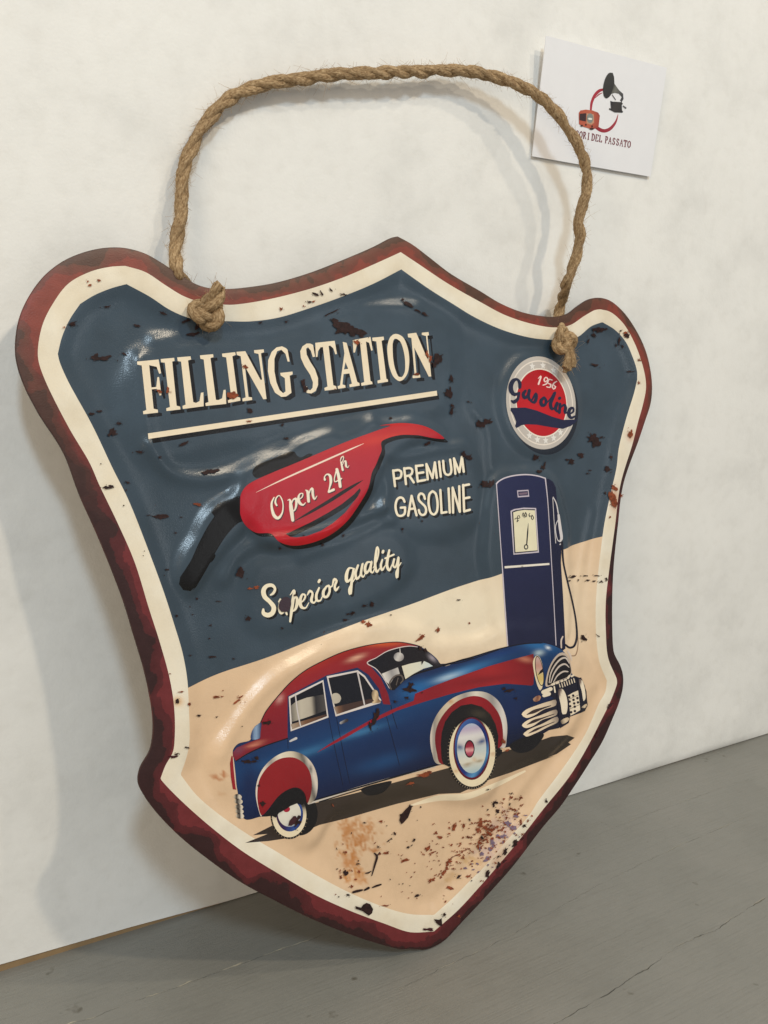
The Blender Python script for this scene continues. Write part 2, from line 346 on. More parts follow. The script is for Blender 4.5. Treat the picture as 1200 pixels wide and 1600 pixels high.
# ------------------------------------------------------------------ setting: cloth-covered wall and painted shelf
def wall_material():
    m, nt, b = new_mat('white_cloth')
    tc = N(nt, 'ShaderNodeTexCoord')
    n1 = N(nt, 'ShaderNodeTexNoise', i_Scale=22.0, i_Detail=7.0, i_Roughness=.62); L(nt, tc.outputs['Object'], n1.inputs['Vector'])
    r1 = ramp(nt, [(.28, lin((224, 223, 219))), (.5, lin((236, 235, 231))), (.75, lin((241, 240, 236)))]); L(nt, n1.outputs['Fac'], r1.inputs[0])
    n0 = N(nt, 'ShaderNodeTexNoise', i_Scale=130.0, i_Detail=4.0); L(nt, tc.outputs['Object'], n0.inputs['Vector'])
    r0 = ramp(nt, [(.2, (.93, .925, .915)), (.5, (1, 1, 1))]); L(nt, n0.outputs['Fac'], r0.inputs[0])
    mx = N(nt, 'ShaderNodeMix', data_type='RGBA', blend_type='MULTIPLY'); mx.inputs[0].default_value = .7; L(nt, r1.outputs[0], mx.inputs[6]); L(nt, r0.outputs[0], mx.inputs[7])
    L(nt, mx.outputs[2], b.inputs['Base Color'])
    b.inputs['Roughness'].default_value = .9; b.inputs['Specular IOR Level'].default_value = .15
    w = N(nt, 'ShaderNodeTexNoise', i_Scale=900.0, i_Detail=3.0); L(nt, tc.outputs['Object'], w.inputs['Vector'])
    ad = N(nt, 'ShaderNodeMath', operation='MULTIPLY_ADD', i_1=.4); L(nt, w.outputs['Fac'], ad.inputs[0]); L(nt, n0.outputs['Fac'], ad.inputs[2])
    bp = N(nt, 'ShaderNodeBump', i_Strength=.25, i_Distance=.0008); L(nt, ad.outputs[0], bp.inputs['Height']); L(nt, bp.outputs[0], b.inputs['Normal'])
    return m
def build_wall():
    xs = np.linspace(-.75, 1.4, 261); zs = np.concatenate([np.linspace(0, .12, 40), np.linspace(.125, 1.1, 120)])
    X, Zz = np.meshgrid(xs, zs, indexing='ij')
    low = np.interp(X, [-.75, -.19, -.12, -.07, 0, .16, .24, .40, 1.4], [.0050, .0044, .0028, .0006, .0004, .0004, .0010, .0006, .0006])
    Zz2 = np.where(Zz < .1, low + Zz * (1 - low / .1), Zz)
    Y = (fbm(X * 9 + 5, Zz * 9 + 2, 3) - .5) * .0024
    Y += np.exp(-((Zz - .012) / .018) ** 2) * (fbm(X * 14 + 50, Zz * 6, 2) - .55) * .007 * sstep((X - .02) / .15)
    Y = Y * sstep(np.abs(Zz) / .004 + .15)
    Y = Y - Y.max() * 0 + .0006
    V = np.stack([X.ravel(), Y.ravel(), Zz2.ravel()], 1); n2 = len(zs)
    F = [(i * n2 + j, (i + 1) * n2 + j, (i + 1) * n2 + j + 1, i * n2 + j + 1) for i in range(len(xs) - 1) for j in range(n2 - 1)]
    return tag(mesh_obj('wall', V, F, wall_material()), kind='structure')
wall = build_wall()
bv = [(-.75, .0016, -.01), (1.4, .0016, -.01), (1.4, .0016, .004), (-.75, .0016, .004)]
board = mesh_obj('wall_board', bv, [(0, 1, 2, 3)], plain('brown_board', (150, 124, 90), .7), smooth=False); tag(board, kind='structure')

CRACKS = [  # pixel polyline, width mm: (start, end widths taper to nothing)
    (zR8((-300, 1010), (-120, 965), (0, 918), (150, 868), (270, 822), (400, 775), (510, 735), (600, 700), (680, 676)), .85, 1.0),
    ([(560, 1583), (600, 1557), (680, 1518), (760, 1480), (800, 1460), (890, 1408), (960, 1370), (1060, 1322), (1200, 1262)], .5, .4),
    ([(820, 1630), (867, 1600), (915, 1572), (960, 1546), (1010, 1514), (1050, 1484), (1085, 1466), (1120, 1452), (1150, 1432), (1200, 1400), (1300, 1345)], .9, .35),
    ([(740, 1372), (810, 1345), (870, 1322), (930, 1306), (1010, 1272), (1070, 1252), (1130, 1230), (1200, 1210), (1300, 1178)], .32, .5),
    ([(860, 1510), (960, 1466), (1080, 1405)], .25, .3)]
def shelf_material():
    m, nt, b = new_mat('grey_painted_wood')
    tc = N(nt, 'ShaderNodeTexCoord')
    mp = N(nt, 'ShaderNodeMapping'); mp.inputs['Scale'].default_value = (5, 150, 1); mp.inputs['Rotation'].default_value = (0, 0, math.radians(2)); L(nt, tc.outputs['Object'], mp.inputs['Vector'])
    gr = N(nt, 'ShaderNodeTexNoise', i_Scale=6.0, i_Detail=8.0, i_Roughness=.7); L(nt, mp.outputs[0], gr.inputs['Vector'])
    n1 = N(nt, 'ShaderNodeTexNoise', i_Scale=14.0, i_Detail=6.0, i_Roughness=.6); L(nt, tc.outputs['Object'], n1.inputs['Vector'])
    r1 = ramp(nt, [(.3, lin((122, 121, 115))), (.5, lin((129, 128, 122))), (.72, lin((135, 133, 127)))]); L(nt, n1.outputs['Fac'], r1.inputs[0])
    r2 = ramp(nt, [(.30, (.80, .79, .77)), (.5, (1, 1, 1)), (.75, (1.05, 1.04, 1.02))]); L(nt, gr.outputs['Fac'], r2.inputs[0])
    mx = N(nt, 'ShaderNodeMix', data_type='RGBA', blend_type='MULTIPLY'); mx.inputs[0].default_value = .6; L(nt, r1.outputs[0], mx.inputs[6]); L(nt, r2.outputs[0], mx.inputs[7])
    sp = N(nt, 'ShaderNodeTexNoise', i_Scale=75.0, i_Detail=3.0, i_Roughness=.5); L(nt, tc.outputs['Object'], sp.inputs['Vector'])
    rs = ramp(nt, [(.70, (0, 0, 0)), (.76, (1, 1, 1))]); L(nt, sp.outputs['Fac'], rs.inputs[0])
    mx2 = N(nt, 'ShaderNodeMix', data_type='RGBA'); L(nt, rs.outputs[0], mx2.inputs[0]); L(nt, mx.outputs[2], mx2.inputs[6]); mx2.inputs[7].default_value = (*lin((88, 84, 74)), 1)
    at = N(nt, 'ShaderNodeAttribute', attribute_name='Col')
    mx3 = N(nt, 'ShaderNodeMix', data_type='RGBA'); sc = N(nt, 'ShaderNodeSeparateColor'); L(nt, at.outputs['Color'], sc.inputs[0]); L(nt, sc.outputs[0], mx3.inputs[0]); L(nt, mx2.outputs[2], mx3.inputs[6]); mx3.inputs[7].default_value = (*lin((46, 38, 28)), 1)
    mx4 = N(nt, 'ShaderNodeMix', data_type='RGBA'); L(nt, sc.outputs[1], mx4.inputs[0]); L(nt, mx3.outputs[2], mx4.inputs[6]); mx4.inputs[7].default_value = (*lin((186, 178, 156)), 1)
    L(nt, mx4.outputs[2], b.inputs['Base Color'])
    b.inputs['Roughness'].default_value = .33
    ad = N(nt, 'ShaderNodeMath', operation='MULTIPLY_ADD', i_1=.5); L(nt, n1.outputs['Fac'], ad.inputs[0]); L(nt, gr.outputs['Fac'], ad.inputs[2])
    bp = N(nt, 'ShaderNodeBump', i_Strength=.35, i_Distance=.0009); L(nt, ad.outputs[0], bp.inputs['Height']); L(nt, bp.outputs[0], b.inputs['Normal'])
    return m
def col_attr(me, C):
    a = me.color_attributes.new('Col', 'FLOAT_COLOR', 'POINT')
    a.data.foreach_set('color', np.concatenate([C, np.ones((len(C), 1))], 1).astype(np.float32).ravel())
def build_shelf():
    xs = np.concatenate([[-.8, -.5, -.35], np.linspace(-.25, .45, 900), [.6, .9, 1.4]])
    rows = [(np.full(len(xs), .02), 0, 0), (np.full(len(xs), -.006), 0, 0)]
    cr = []
    for pts, w, pale in CRACKS:
        P = on_shelf(np.array(pts)); o = np.argsort(P[:, 0]); P = P[o]
        x0, x1 = P[0, 0], P[-1, 0]
        y = np.interp(xs, P[:, 0], P[:, 1]); sl0 = (P[1, 1] - P[0, 1]) / (P[1, 0] - P[0, 0])
        t = (xs - x0) / (x1 - x0); act = sstep(t / .12) * sstep((1 - t) / .12)
        jit = (fbm(xs * 260 + len(cr) * 9, xs * 0 + 3.3, 3) - .5) * .0016
        ww = w * 1e-3 * act * np.clip(2.2 * fbm(xs * 120 + 40 * len(cr), xs * 0 + 8.1, 3) - .45, .06, 1.2)
        cr.append((y + jit, ww, pale))
    cr.sort(key=lambda c: -np.mean(c[0][200:700]))
    R = [np.full(len(xs), .02), np.full(len(xs), -.003)]; D = [0, 0]; Wd = [0, 0]; Pl = [0, 0]
    last = R[-1]
    for y, ww, pale in cr:
        y = np.minimum(y, last - .0025)
        for k, (o, dep, dk, pl) in enumerate([(.9, 0, 0, 0), (.5, 0, 0, 1), (.32, 0, 0, 1), (0, 1, 1, 0), (-.32, 0, 0, 0), (-.5, 0, 0, 0)]):
            R.append(y + np.maximum(ww, 1e-5) * o); D.append(-dep * ww * .9); Wd.append(dk * np.minimum(1, ww / .0002)); Pl.append(pl * np.minimum(1, ww / .0003) * np.clip(3 * fbm(xs * 210, xs * 0 + pale * 7, 2) - 1.45, 0, 1) * min(1, pale))
        last = R[-1]
    for yy in (-.30, -.45, -.8): R.append(np.minimum(np.full(len(xs), yy), last - .002)); D.append(0); Wd.append(0); Pl.append(0); last = R[-1]
    V = []; Cc = []
    for k in range(len(R)):
        d = D[k] if np.ndim(D[k]) else np.zeros(len(xs)); wd = Wd[k] * np.ones(len(xs)); pl = Pl[k] * np.ones(len(xs))
        V.append(np.stack([xs, R[k], d], 1)); Cc.append(np.stack([wd, pl, 0 * wd], 1))
    V = np.vstack(V); Cc = np.vstack(Cc); n = len(xs)
    F = [((k + 1) * n + i, (k + 1) * n + i + 1, k * n + i + 1, k * n + i) for k in range(len(R) - 1) for i in range(n - 1)]
    o = mesh_obj('shelf', V, F, shelf_material(), smooth=False); col_attr(o.data, Cc)
    return tag(o, kind='structure')
shelf = build_shelf()
#PART2
# ------------------------------------------------------------------ decal builder: printed shapes pressed with the tin
sign = empty('tin_sign'); tag(sign, 'shield-shaped embossed tin filling station sign with worn red rim, leaning against the white wall', 'sign')
sign.matrix_world = Matrix([list(SM[i]) + [SO[i]] for i in range(3)] + [[0, 0, 0, 1]])

def finish(name, ab, lift, tris, C, parent, mat):
    h = bil(H, ab)
    V = np.stack([ab[:, 0], -(h + lift), ab[:, 1]], 1)
    # faces look along -Y (the front)
    t = np.asarray(tris); e1 = V[t[:, 1]] - V[t[:, 0]]; e2 = V[t[:, 2]] - V[t[:, 0]]
    ny = e1[:, 2] * e2[:, 0] - e1[:, 0] * e2[:, 2]
    t = np.where((ny > 0)[:, None], t[:, [0, 2, 1]], t)
    me = bpy.data.meshes.new(name)
    me.vertices.add(len(V)); me.vertices.foreach_set('co', V.astype(np.float32).ravel())
    me.loops.add(t.size); me.loops.foreach_set('vertex_index', t.astype(np.int32).ravel())
    me.polygons.add(len(t)); me.polygons.foreach_set('loop_start', np.arange(0, t.size, 3, dtype=np.int32)); me.polygons.foreach_set('loop_total', np.full(len(t), 3, np.int32))
    me.update(calc_edges=True)
    me.polygons.foreach_set('use_smooth', [True] * len(t))
    nn = np.stack([-bil(HA, ab), -np.ones(len(ab)), -bil(HB, ab)], 1); nn /= np.linalg.norm(nn, axis=1)[:, None]
    me.normals_split_custom_set_from_vertices([tuple(v) for v in nn])
    col_attr(me, C); me.materials.append(mat)
    o = bpy.data.objects.new(name, me); col.objects.link(o)
    if parent: o.parent = parent
    return o
class Shape:
    def __init__(s, lines, inside): s.lines = lines; s.inside = inside
def poly(pts, smooth=False, step=3.0):
    p = np.asarray([q[:2] for q in pts], float)
    p = crom(p, True, step) if smooth else densify(p, step)
    return Shape([p], lambda q, p=p: in_poly(q, p))
def densify(p, step):
    out = []
    for i in range(len(p)):
        a, b = p[i], p[(i + 1) % len(p)]; k = max(1, int(np.linalg.norm(b - a) / step))
        out += [a + (b - a) * j / k for j in range(k)]
    return np.array(out)
def chain_px(pts, corners):
    # closed spline kept sharp at the given indices
    n = len(pts); c = sorted(corners); out = []
    for a, b in zip(c, c[1:] + [c[0] + n]):
        out.append(crom([pts[k % n] for k in range(a, b + 1)], False, 3.0)[:-1])
    return np.vstack(out)
def ell(c, rx, ry, ang=0, n=40):
    t = np.linspace(0, 2 * np.pi, n, endpoint=False); ca, sa = math.cos(math.radians(ang)), math.sin(math.radians(ang))
    x, y = rx * np.cos(t), ry * np.sin(t)
    p = np.stack([c[0] + ca * x - sa * y, c[1] + sa * x + ca * y], 1)
    return Shape([p], lambda q, p=p: in_poly(q, p))
def stroke(pts, w=None, smooth=True, step=2.0):
    P = [tuple(p) + ((w,) if w is not None and len(p) < 3 else ()) for p in pts]
    S = crom(P, False, step) if smooth and len(P) > 2 else resample(np.array(P, float), step, False) if len(P) > 1 else np.array(P + P, float)
    c, hw = S[:, :2], np.maximum(S[:, 2], .3) / 2
    d = np.gradient(c, axis=0); d /= np.linalg.norm(d, axis=1)[:, None] + 1e-9; n = np.stack([-d[:, 1], d[:, 0]], 1)
    cap = lambda p, dr, nn, r: [p + r * (math.cos(a) * nn + math.sin(a) * dr) for a in (math.pi * .25, math.pi * .5, math.pi * .75)]
    lo = list(c + n * hw[:, None]) + cap(c[-1], d[-1], n[-1], hw[-1]) + list((c - n * hw[:, None])[::-1]) + cap(c[0], -d[0], -n[0], hw[0])
    return Shape([np.array(lo)], lambda q, c=c, hw=hw: seg_dist(q, c, False, hw) <= 1e-3)
def ring_shift(shapes, dx, dy):
    out = []
    for s in shapes:
        out.append(Shape([l + np.array([dx, dy]) for l in s.lines], lambda q, s=s: s.inside(q - np.array([dx, dy]))))
    return out
def cdt(lines, inner, inside, eps):
    vs_, es = [], []
    for l in lines:
        b = len(vs_); n = len(l)
        vs_ += [Vector((float(x), float(y))) for x, y in l]; es += [(b + i, b + (i + 1) % n) for i in range(n)]
    vs_ += [Vector((float(x), float(y))) for x, y in inner]
    ov, oe, of, *_ = delaunay_2d_cdt(vs_, es, [], 0, eps, False)
    V = np.array([(v.x, v.y) for v in ov]); F = np.array([f for f in of if len(f) == 3])
    cen = V[F].mean(1); F = F[inside(cen)]
    used, inv = np.unique(F.ravel(), return_inverse=True)
    return V[used], inv.reshape(F.shape)
def decal(name, parent, add, color, layer, sub=(), clip=None, mat=None):
    if isinstance(add, Shape): add = [add]
    if isinstance(sub, Shape): sub = [sub]
    lines = [l for s in list(add) + list(sub) for l in s.lines]
    if clip: lines += [l for l in clip.lines]
    def inside(q):
        r = np.zeros(len(q), bool)
        for s in add: r |= s.inside(q)
        for s in sub: r &= ~s.inside(q)
        if clip: r &= clip.inside(q)
        return r
    al = np.vstack([l for s in add for l in s.lines]); lo, hi = al.min(0), al.max(0)
    m = ((LATpx > lo) & (LATpx < hi)).all(1); inner = LATpx[m]
    if len(inner): inner = inner[inside(inner)]
    V, F = cdt(lines, inner, inside, 1e-3)
    C = color(V)
    ab = px_surface(V)
    return finish(name, ab, layer * LAY, F, C, parent, mat or PAINT)
def flat(c):
    l = lin(c); return lambda q: np.tile(l, (len(q), 1))
def lg(p0, p1, stops, spots=()):
    p0, p1 = np.array(p0, float), np.array(p1, float); d = p1 - p0; T = [s[0] for s in stops]; Cs = np.array([lin(s[1]) for s in stops])
    def f(q):
        t = ((q - p0) @ d) / (d @ d); c = np.stack([np.interp(t, T, Cs[:, k]) for k in range(3)], 1)
        return spot_mix(q, c, spots)
    return f
def spot_mix(q, c, spots):
    for (x, y, rx, ry, ang, cc, k) in spots:
        a = math.radians(ang); u = q - np.array([x, y]); e = ((u[:, 0] * math.cos(a) + u[:, 1] * math.sin(a)) / rx) ** 2 + ((-u[:, 0] * math.sin(a) + u[:, 1] * math.cos(a)) / ry) ** 2
        w = (k * np.exp(-e * 1.4))[:, None]; c = c * (1 - w) + lin(cc) * w
    return c

CREAM = (240, 224, 196); INK = (7, 8, 15); NAVY = (27, 31, 62); RED = (170, 22, 32); BLUE = (68, 87, 106)

# ------------------------------------------------------------------ the tin: back, rim, white band, fields
def ab_piece(name, outer, inner_poly, color, mat, cutter=None, keep_top=True):
    lines = [outer] + ([inner_poly] if inner_poly is not None else []) + ([cutter] if cutter is not None else [])
    def inside(q):
        r = in_poly(q, outer)
        if inner_poly is not None: r &= ~in_poly(q, inner_poly)
        if cutter is not None: r &= in_poly(q, cutter) if keep_top else ~in_poly(q, cutter)
        return r
    pts = G[ins]; pts = pts[inside(pts)]
    V, F = cdt([l * 1e3 for l in lines], pts * 1e3, lambda q: inside(q * 1e-3), 1e-4)
    ab = V * 1e-3
    return finish(name, ab, 0.0, F, color(ab), sign, mat)
def rim_col(ab):
    d = seg_dist(ab, out_ab[::2]) * 1e3
    return np.stack([np.clip(1 - d / 9.0, 0, 1), sstep((ab[:, 1] - .19) / .10), 0 * d], 1)
rim = ab_piece('rim', out_ab, rw_ab, rim_col, RIM); rim['label'] = 'worn dark red painted rim'
def white_col(ab):
    n = fbm(ab[:, 0] * 90, ab[:, 1] * 90, 4)[:, None]; c = lin((238, 231, 214)) * (1 - n) + lin((226, 212, 186)) * n
    px = proj(sign_world(ab, bil(H, ab)))
    return spot_mix(px, c, [(278, 1096, 10, 9, 0, (214, 160, 92), .8), (960, 780, 8, 22, 0, (196, 120, 70), .7), (985, 682, 7, 9, 0, (206, 130, 90), .6), (780, 1340, 12, 30, 35, (190, 120, 70), .5), (300, 470, 14, 20, 0, (196, 180, 140), .35)])
white = ab_piece('border_band', rw_ab, wb_ab, white_col, PAINT); white['label'] = 'off-white band inside the red rim'
div_px = [(200, 1095), (240, 1090), (293.7, 1073.7), (345, 1052.5), (420, 1027.5), (506.7, 993), (560, 973), (640, 946), (710, 920), (780, 896.7), (830, 876), (880, 858), (940, 838), (1000, 822), (1060, 806)]
div_ab = resample(px_ab(crom(np.array(div_px), False, 4), -.0012), .001, False)
top_cut = np.vstack([[[-.30, div_ab[0, 1] - .02]], div_ab, [[.30, div_ab[-1, 1] + .02], [.30, .40], [-.30, .40]]])
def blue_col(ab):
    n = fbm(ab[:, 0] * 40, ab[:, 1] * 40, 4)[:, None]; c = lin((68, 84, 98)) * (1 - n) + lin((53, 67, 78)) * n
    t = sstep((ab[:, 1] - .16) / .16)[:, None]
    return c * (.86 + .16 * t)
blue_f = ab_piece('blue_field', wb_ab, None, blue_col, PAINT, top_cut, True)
def cream_col(ab):
    px = proj(sign_world(ab, bil(H, ab)))
    t = sstep((px[:, 1] - (1000 + (700 - px[:, 0]) * .22)) / 230)[:, None]
    t = np.maximum(t, 1 - np.exp(-(((px[:, 0] - 715) / 210) ** 2 + ((px[:, 1] - 950) / 90) ** 2))[:, None])
    c = lin((240, 226, 200)) * (1 - t) + lin((222, 190, 155)) * t
    n = fbm(ab[:, 0] * 60 + 4, ab[:, 1] * 60, 3)[:, None]; c = c * (.95 + .1 * n)
    # rust stains printed in the sand
    nz = .6 * fbm(px[:, 0] * .10, px[:, 1] * .10, 4) + .4 * fbm(px[:, 0] * .33 + 9, px[:, 1] * .33, 3)
    for x, y, rx, ry, cc, k in [(555, 1305, 38, 36, (186, 118, 52), 1.0), (545, 1345, 22, 34, (192, 122, 56), .95), (555, 1372, 20, 20, (196, 130, 66), .9), (580, 1322, 22, 10, (178, 110, 48), .9), (343, 1213, 14, 9, (178, 104, 52), 1.0), (345, 1240, 10, 6, (206, 160, 120), .6), (757, 1303, 14, 20, (150, 84, 40), .8), (790, 1295, 30, 36, (188, 160, 170), .55), (770, 1330, 34, 22, (186, 160, 172), .5), (735, 1345, 26, 8, (205, 160, 92), .6), (815, 1275, 22, 10, (196, 150, 100), .5), (700, 1370, 22, 10, (200, 156, 96), .5)]:
        e = ((px[:, 0] - x) / rx) ** 2 + ((px[:, 1] - y) / ry) ** 2
        w = (k * .82 * sstep((nz - .36 - .24 * np.clip(e - .2, 0, 3)) / .26))[:, None]; c = c * (1 - w) + lin(cc) * w
    return c
cream_f = ab_piece('sand_field', wb_ab, None, cream_col, PAINT, top_cut, False)
# rolled edge and plain back of the tin
def edge_and_back():
    n = len(out_ab); h = bil(H, out_ab)
    cen = out_ab.mean(0); prof = [(0.0, 0.0), (.00025, -.0003), (.0003, -.0008), (.0001, -.0013), (-.0006, -.0016), (-.0030, -.0012)]
    tg = np.roll(out_ab, -1, 0) - np.roll(out_ab, 1, 0); tg /= np.linalg.norm(tg, axis=1)[:, None]; nr = np.stack([tg[:, 1], -tg[:, 0]], 1)
    area = np.sum(out_ab[:, 0] * np.roll(out_ab[:, 1], -1) - np.roll(out_ab[:, 0], -1) * out_ab[:, 1])
    if area < 0: nr = -nr
    V = []; F = []
    for o, dz in prof:
        q = out_ab + nr * o; V.append(np.stack([q[:, 0], -(h + dz), q[:, 1]], 1))
    for k in range(len(prof) - 1):
        for i in range(n): j = (i + 1) % n; F.append((k * n + i, k * n + j, (k + 1) * n + j, (k + 1) * n + i))
    V = np.vstack(V)
    o = mesh_obj('rolled_edge', V, F, RIM, sign); col_attr(o.data, np.tile(np.array([[.9, .3, 0]]), (len(V), 1)))
    b = resample(out_ab + nr * -.003, .004)
    pts = G[ins][::11]; pts = pts[in_poly(pts, b)]
    Vb, Fb = cdt([b * 1e3], pts * 1e3, lambda q: in_poly(q * 1e-3, b), 1e-4); Vb = Vb * 1e-3
    hb = bil(H, Vb) - .0012
    mesh_obj('back_sheet', np.stack([Vb[:, 0], -hb, Vb[:, 1]], 1), Fb, plain('bare_tin', (120, 118, 112), .4, Metallic=.8), sign)
edge_and_back()

# ------------------------------------------------------------------ title lettering
TITLE = [poly(p) for p in (
    zA((65, 300), (220, 285), (238, 384), (224, 388), (206, 338), (152, 326), (168, 487), (203, 483), (211, 413), (223, 411), (240, 541), (228, 545), (206, 497), (170, 500), (184, 640), (214, 647), (216, 668), (110, 680), (107, 658), (132, 650), (98, 328), (66, 322)),
    zA((235, 282), (332, 273), (335, 295), (318, 300), (350, 618), (375, 625), (378, 645), (277, 657), (275, 637), (302, 628), (265, 308), (238, 305)),
    zA((354, 270), (450, 262), (455, 285), (432, 292), (470, 592), (490, 598), (515, 585), (525, 525), (543, 522), (545, 622), (395, 642), (392, 620), (415, 610), (382, 300), (358, 297)),
    zA((518, 255), (613, 247), (616, 268), (594, 275), (633, 575), (650, 578), (678, 565), (688, 505), (703, 503), (708, 605), (560, 620), (557, 600), (580, 592), (545, 285), (521, 280)),
    zA((677, 243), (772, 232), (776, 252), (752, 262), (790, 555), (808, 560), (810, 582), (722, 598), (719, 580), (745, 568), (707, 270), (680, 265)),
    zA((781, 230), (845, 225), (955, 432), (966, 430), (940, 245), (910, 238), (908, 218), (978, 212), (980, 233), (958, 240), (998, 570), (975, 572), (842, 335), (868, 555), (893, 558), (895, 577), (826, 587), (824, 567), (848, 558), (812, 262), (784, 252)))]
TITLE.append(poly(zA((1150, 215), (1165, 300), (1150, 300), (1135, 245), (1105, 215), (1075, 225), (1055, 280), (1055, 370), (1070, 450), (1092, 505), (1118, 528), (1135, 515), (1130, 420), (1100, 400), (1097, 382), (1185, 372), (1187, 392), (1165, 402), (1178, 525), (1140, 552), (1105, 555), (1060, 525), (1025, 455), (1008, 370), (1010, 290), (1035, 230), (1070, 198), (1110, 190), (1138, 203))))
TITLE += [poly(p) for p in (
    zB((226, 180), (240, 265), (224, 268), (210, 222), (190, 197), (176, 207), (180, 250), (205, 300), (240, 355), (262, 420), (262, 470), (245, 512), (215, 530), (185, 527), (165, 510), (160, 490), (172, 478), (182, 480), (190, 500), (205, 508), (222, 490), (225, 450), (205, 395), (165, 335), (138, 275), (133, 225), (150, 190), (180, 170), (205, 170)),
    zB((242, 165), (382, 150), (398, 245), (386, 248), (372, 205), (350, 185), (338, 187), (372, 470), (392, 478), (396, 500), (310, 510), (307, 490), (330, 480), (297, 195), (280, 197), (262, 225), (258, 265), (246, 268)),
    zB((512, 145), (640, 122), (656, 218), (645, 222), (630, 165), (607, 155), (640, 440), (652, 445), (655, 462), (575, 475), (572, 455), (595, 448), (565, 165), (545, 168), (528, 235), (517, 235)),
    zB((653, 128), (735, 120), (738, 143), (720, 150), (755, 425), (765, 428), (767, 445), (692, 457), (690, 438), (712, 430), (682, 155), (655, 150)),
    zB((908, 100), (970, 92), (1045, 270), (1058, 285), (1040, 115), (1010, 108), (1010, 92), (1058, 87), (1062, 108), (1050, 115), (1078, 408), (1060, 408), (956, 200), (972, 390), (998, 395), (1000, 415), (945, 420), (943, 402), (958, 395), (935, 130), (911, 125)))]
def ringed(outer, hole):
    a, b = poly(outer, True), poly(hole, True)
    return Shape(a.lines + b.lines, lambda q: a.inside(q) & ~b.inside(q))
a_out = poly(zB((440, 158), (468, 165), (545, 447), (560, 455), (562, 473), (490, 485), (487, 466), (506, 459), (488, 385), (446, 391), (438, 465), (458, 471), (460, 488), (406, 497), (403, 478), (420, 471), (452, 240))); a_in = poly(zB((460, 305), (449, 357), (479, 352)))
TITLE.append(Shape(a_out.lines + a_in.lines, lambda q: a_out.inside(q) & ~a_in.inside(q)))
TITLE.append(ringed(zB((820, 100), (870, 120), (905, 190), (920, 290), (905, 390), (870, 435), (850, 442), (810, 415), (780, 350), (765, 265), (762, 190), (785, 120)),
                    zB((815, 135), (850, 150), (878, 220), (890, 310), (885, 380), (865, 412), (845, 410), (820, 360), (805, 290), (800, 215), (802, 160))))
title = decal('title_lettering', sign, TITLE, flat(CREAM), 3); title['label'] = 'cream serif capitals FILLING STATION'
decal('lettering_shadow', title, ring_shift(TITLE, 6.5, 5.2), flat(INK), 1)
ul = decal('underline', sign, poly([(231, 677.2), (682.2, 610.5), (683.1, 618.1), (231.9, 685.9)]), flat(CREAM), 3)
decal('underline_shadow', ul, poly([(236.5, 683), (684.5, 614), (686.5, 623.8), (239, 692.4)]), flat((8, 8, 12)), 1)

# ------------------------------------------------------------------ PREMIUM GASOLINE
W_ = 27
def strokes(z, paths, w=None): return [stroke(z(*p), None if w is None else w, True) for p in paths]
def sl(z, paths, w):
    out = []
    for p in paths:
        q = [(*a, w) for a in p]
        out.append(stroke(z(*q), smooth=len(p) > 3))
    return out
PG = sl(zC, [[(112, 280), (136, 478)], [(112, 285), (185, 276), (210, 292), (216, 330), (200, 370), (128, 384)], [(250, 252), (273, 452)], [(250, 258), (325, 252), (350, 272), (347, 318), (325, 340), (265, 352)], [(318, 352), (370, 430)],
    [(397, 222), (420, 420)], [(397, 226), (482, 215)], [(408, 318), (490, 304)], [(420, 416), (515, 399)], [(528, 200), (545, 392)], [(530, 204), (605, 376)], [(634, 180), (605, 376)], [(634, 180), (658, 374)], [(687, 170), (708, 358)],
    [(737, 160), (751, 290), (770, 328), (800, 338), (828, 323), (840, 280), (824, 145)], [(872, 130), (890, 322)], [(872, 130), (940, 302)], [(972, 112), (940, 302)], [(972, 112), (995, 297)],
    [(255, 672), (235, 630), (200, 618), (165, 640), (143, 710), (150, 790), (175, 842), (215, 848), (255, 820), (262, 742)], [(262, 742), (208, 746)], [(343, 598), (300, 846)], [(343, 598), (405, 842)], [(318, 764), (385, 754)],
    [(510, 636), (490, 582), (455, 568), (430, 600), (435, 650), (470, 690), (510, 730), (525, 780), (510, 825), (475, 838), (445, 815), (433, 775)],
    [(605, 540), (570, 570), (555, 650), (562, 740), (585, 810), (622, 832), (655, 800), (668, 720), (660, 630), (640, 565), (605, 540)],
    [(702, 525), (718, 812)], [(718, 812), (780, 800)], [(805, 505), (820, 808)], [(856, 495), (862, 808)], [(858, 500), (945, 796)], [(938, 478), (946, 798)], [(987, 462), (1000, 794)], [(987, 470), (1062, 455)], [(992, 632), (1066, 617)], [(1000, 792), (1072, 772)]], 29)
pg = decal('premium_gasoline_lettering', sign, PG, flat((246, 234, 208)), 3); pg['label'] = 'cream sans capitals PREMIUM GASOLINE'
decal('lettering_shadow', pg, ring_shift(PG, 3.6, 3.6), flat((8, 9, 12)), 1)

# ------------------------------------------------------------------ fuel nozzle picture
noz_pts = zR4((405, 440), (408, 400), (430, 362), (465, 337), (700, 236), (900, 152), (1050, 97), (1110, 75)) + zR5((100, 135), (200, 123), (300, 135), (360, 162), (402, 196), (360, 195), (280, 180), (200, 179), (140, 193), (107, 212), (108, 250), (95, 285)) + zR4((1040, 262), (1024, 292), (1005, 370), (960, 450), (900, 530), (820, 592), (720, 630), (640, 637), (585, 617), (550, 582), (480, 577), (430, 542), (407, 495))
noz = poly(chain_px(noz_pts, (0, 14, 19))); noz_hole = poly(zD((345, 1005), (420, 975), (640, 870), (840, 760), (1000, 660), (1150, 540), (1215, 470), (1225, 500), (1190, 570), (1040, 760), (900, 880), (760, 970), (600, 1030), (470, 1048), (400, 1040)))
slit = stroke(zD((440, 862, 4), (560, 795, 22), (700, 715, 34), (860, 620, 40), (1040, 505, 40), (1180, 420, 24), (1250, 378, 4)))
nz_all = [noz]
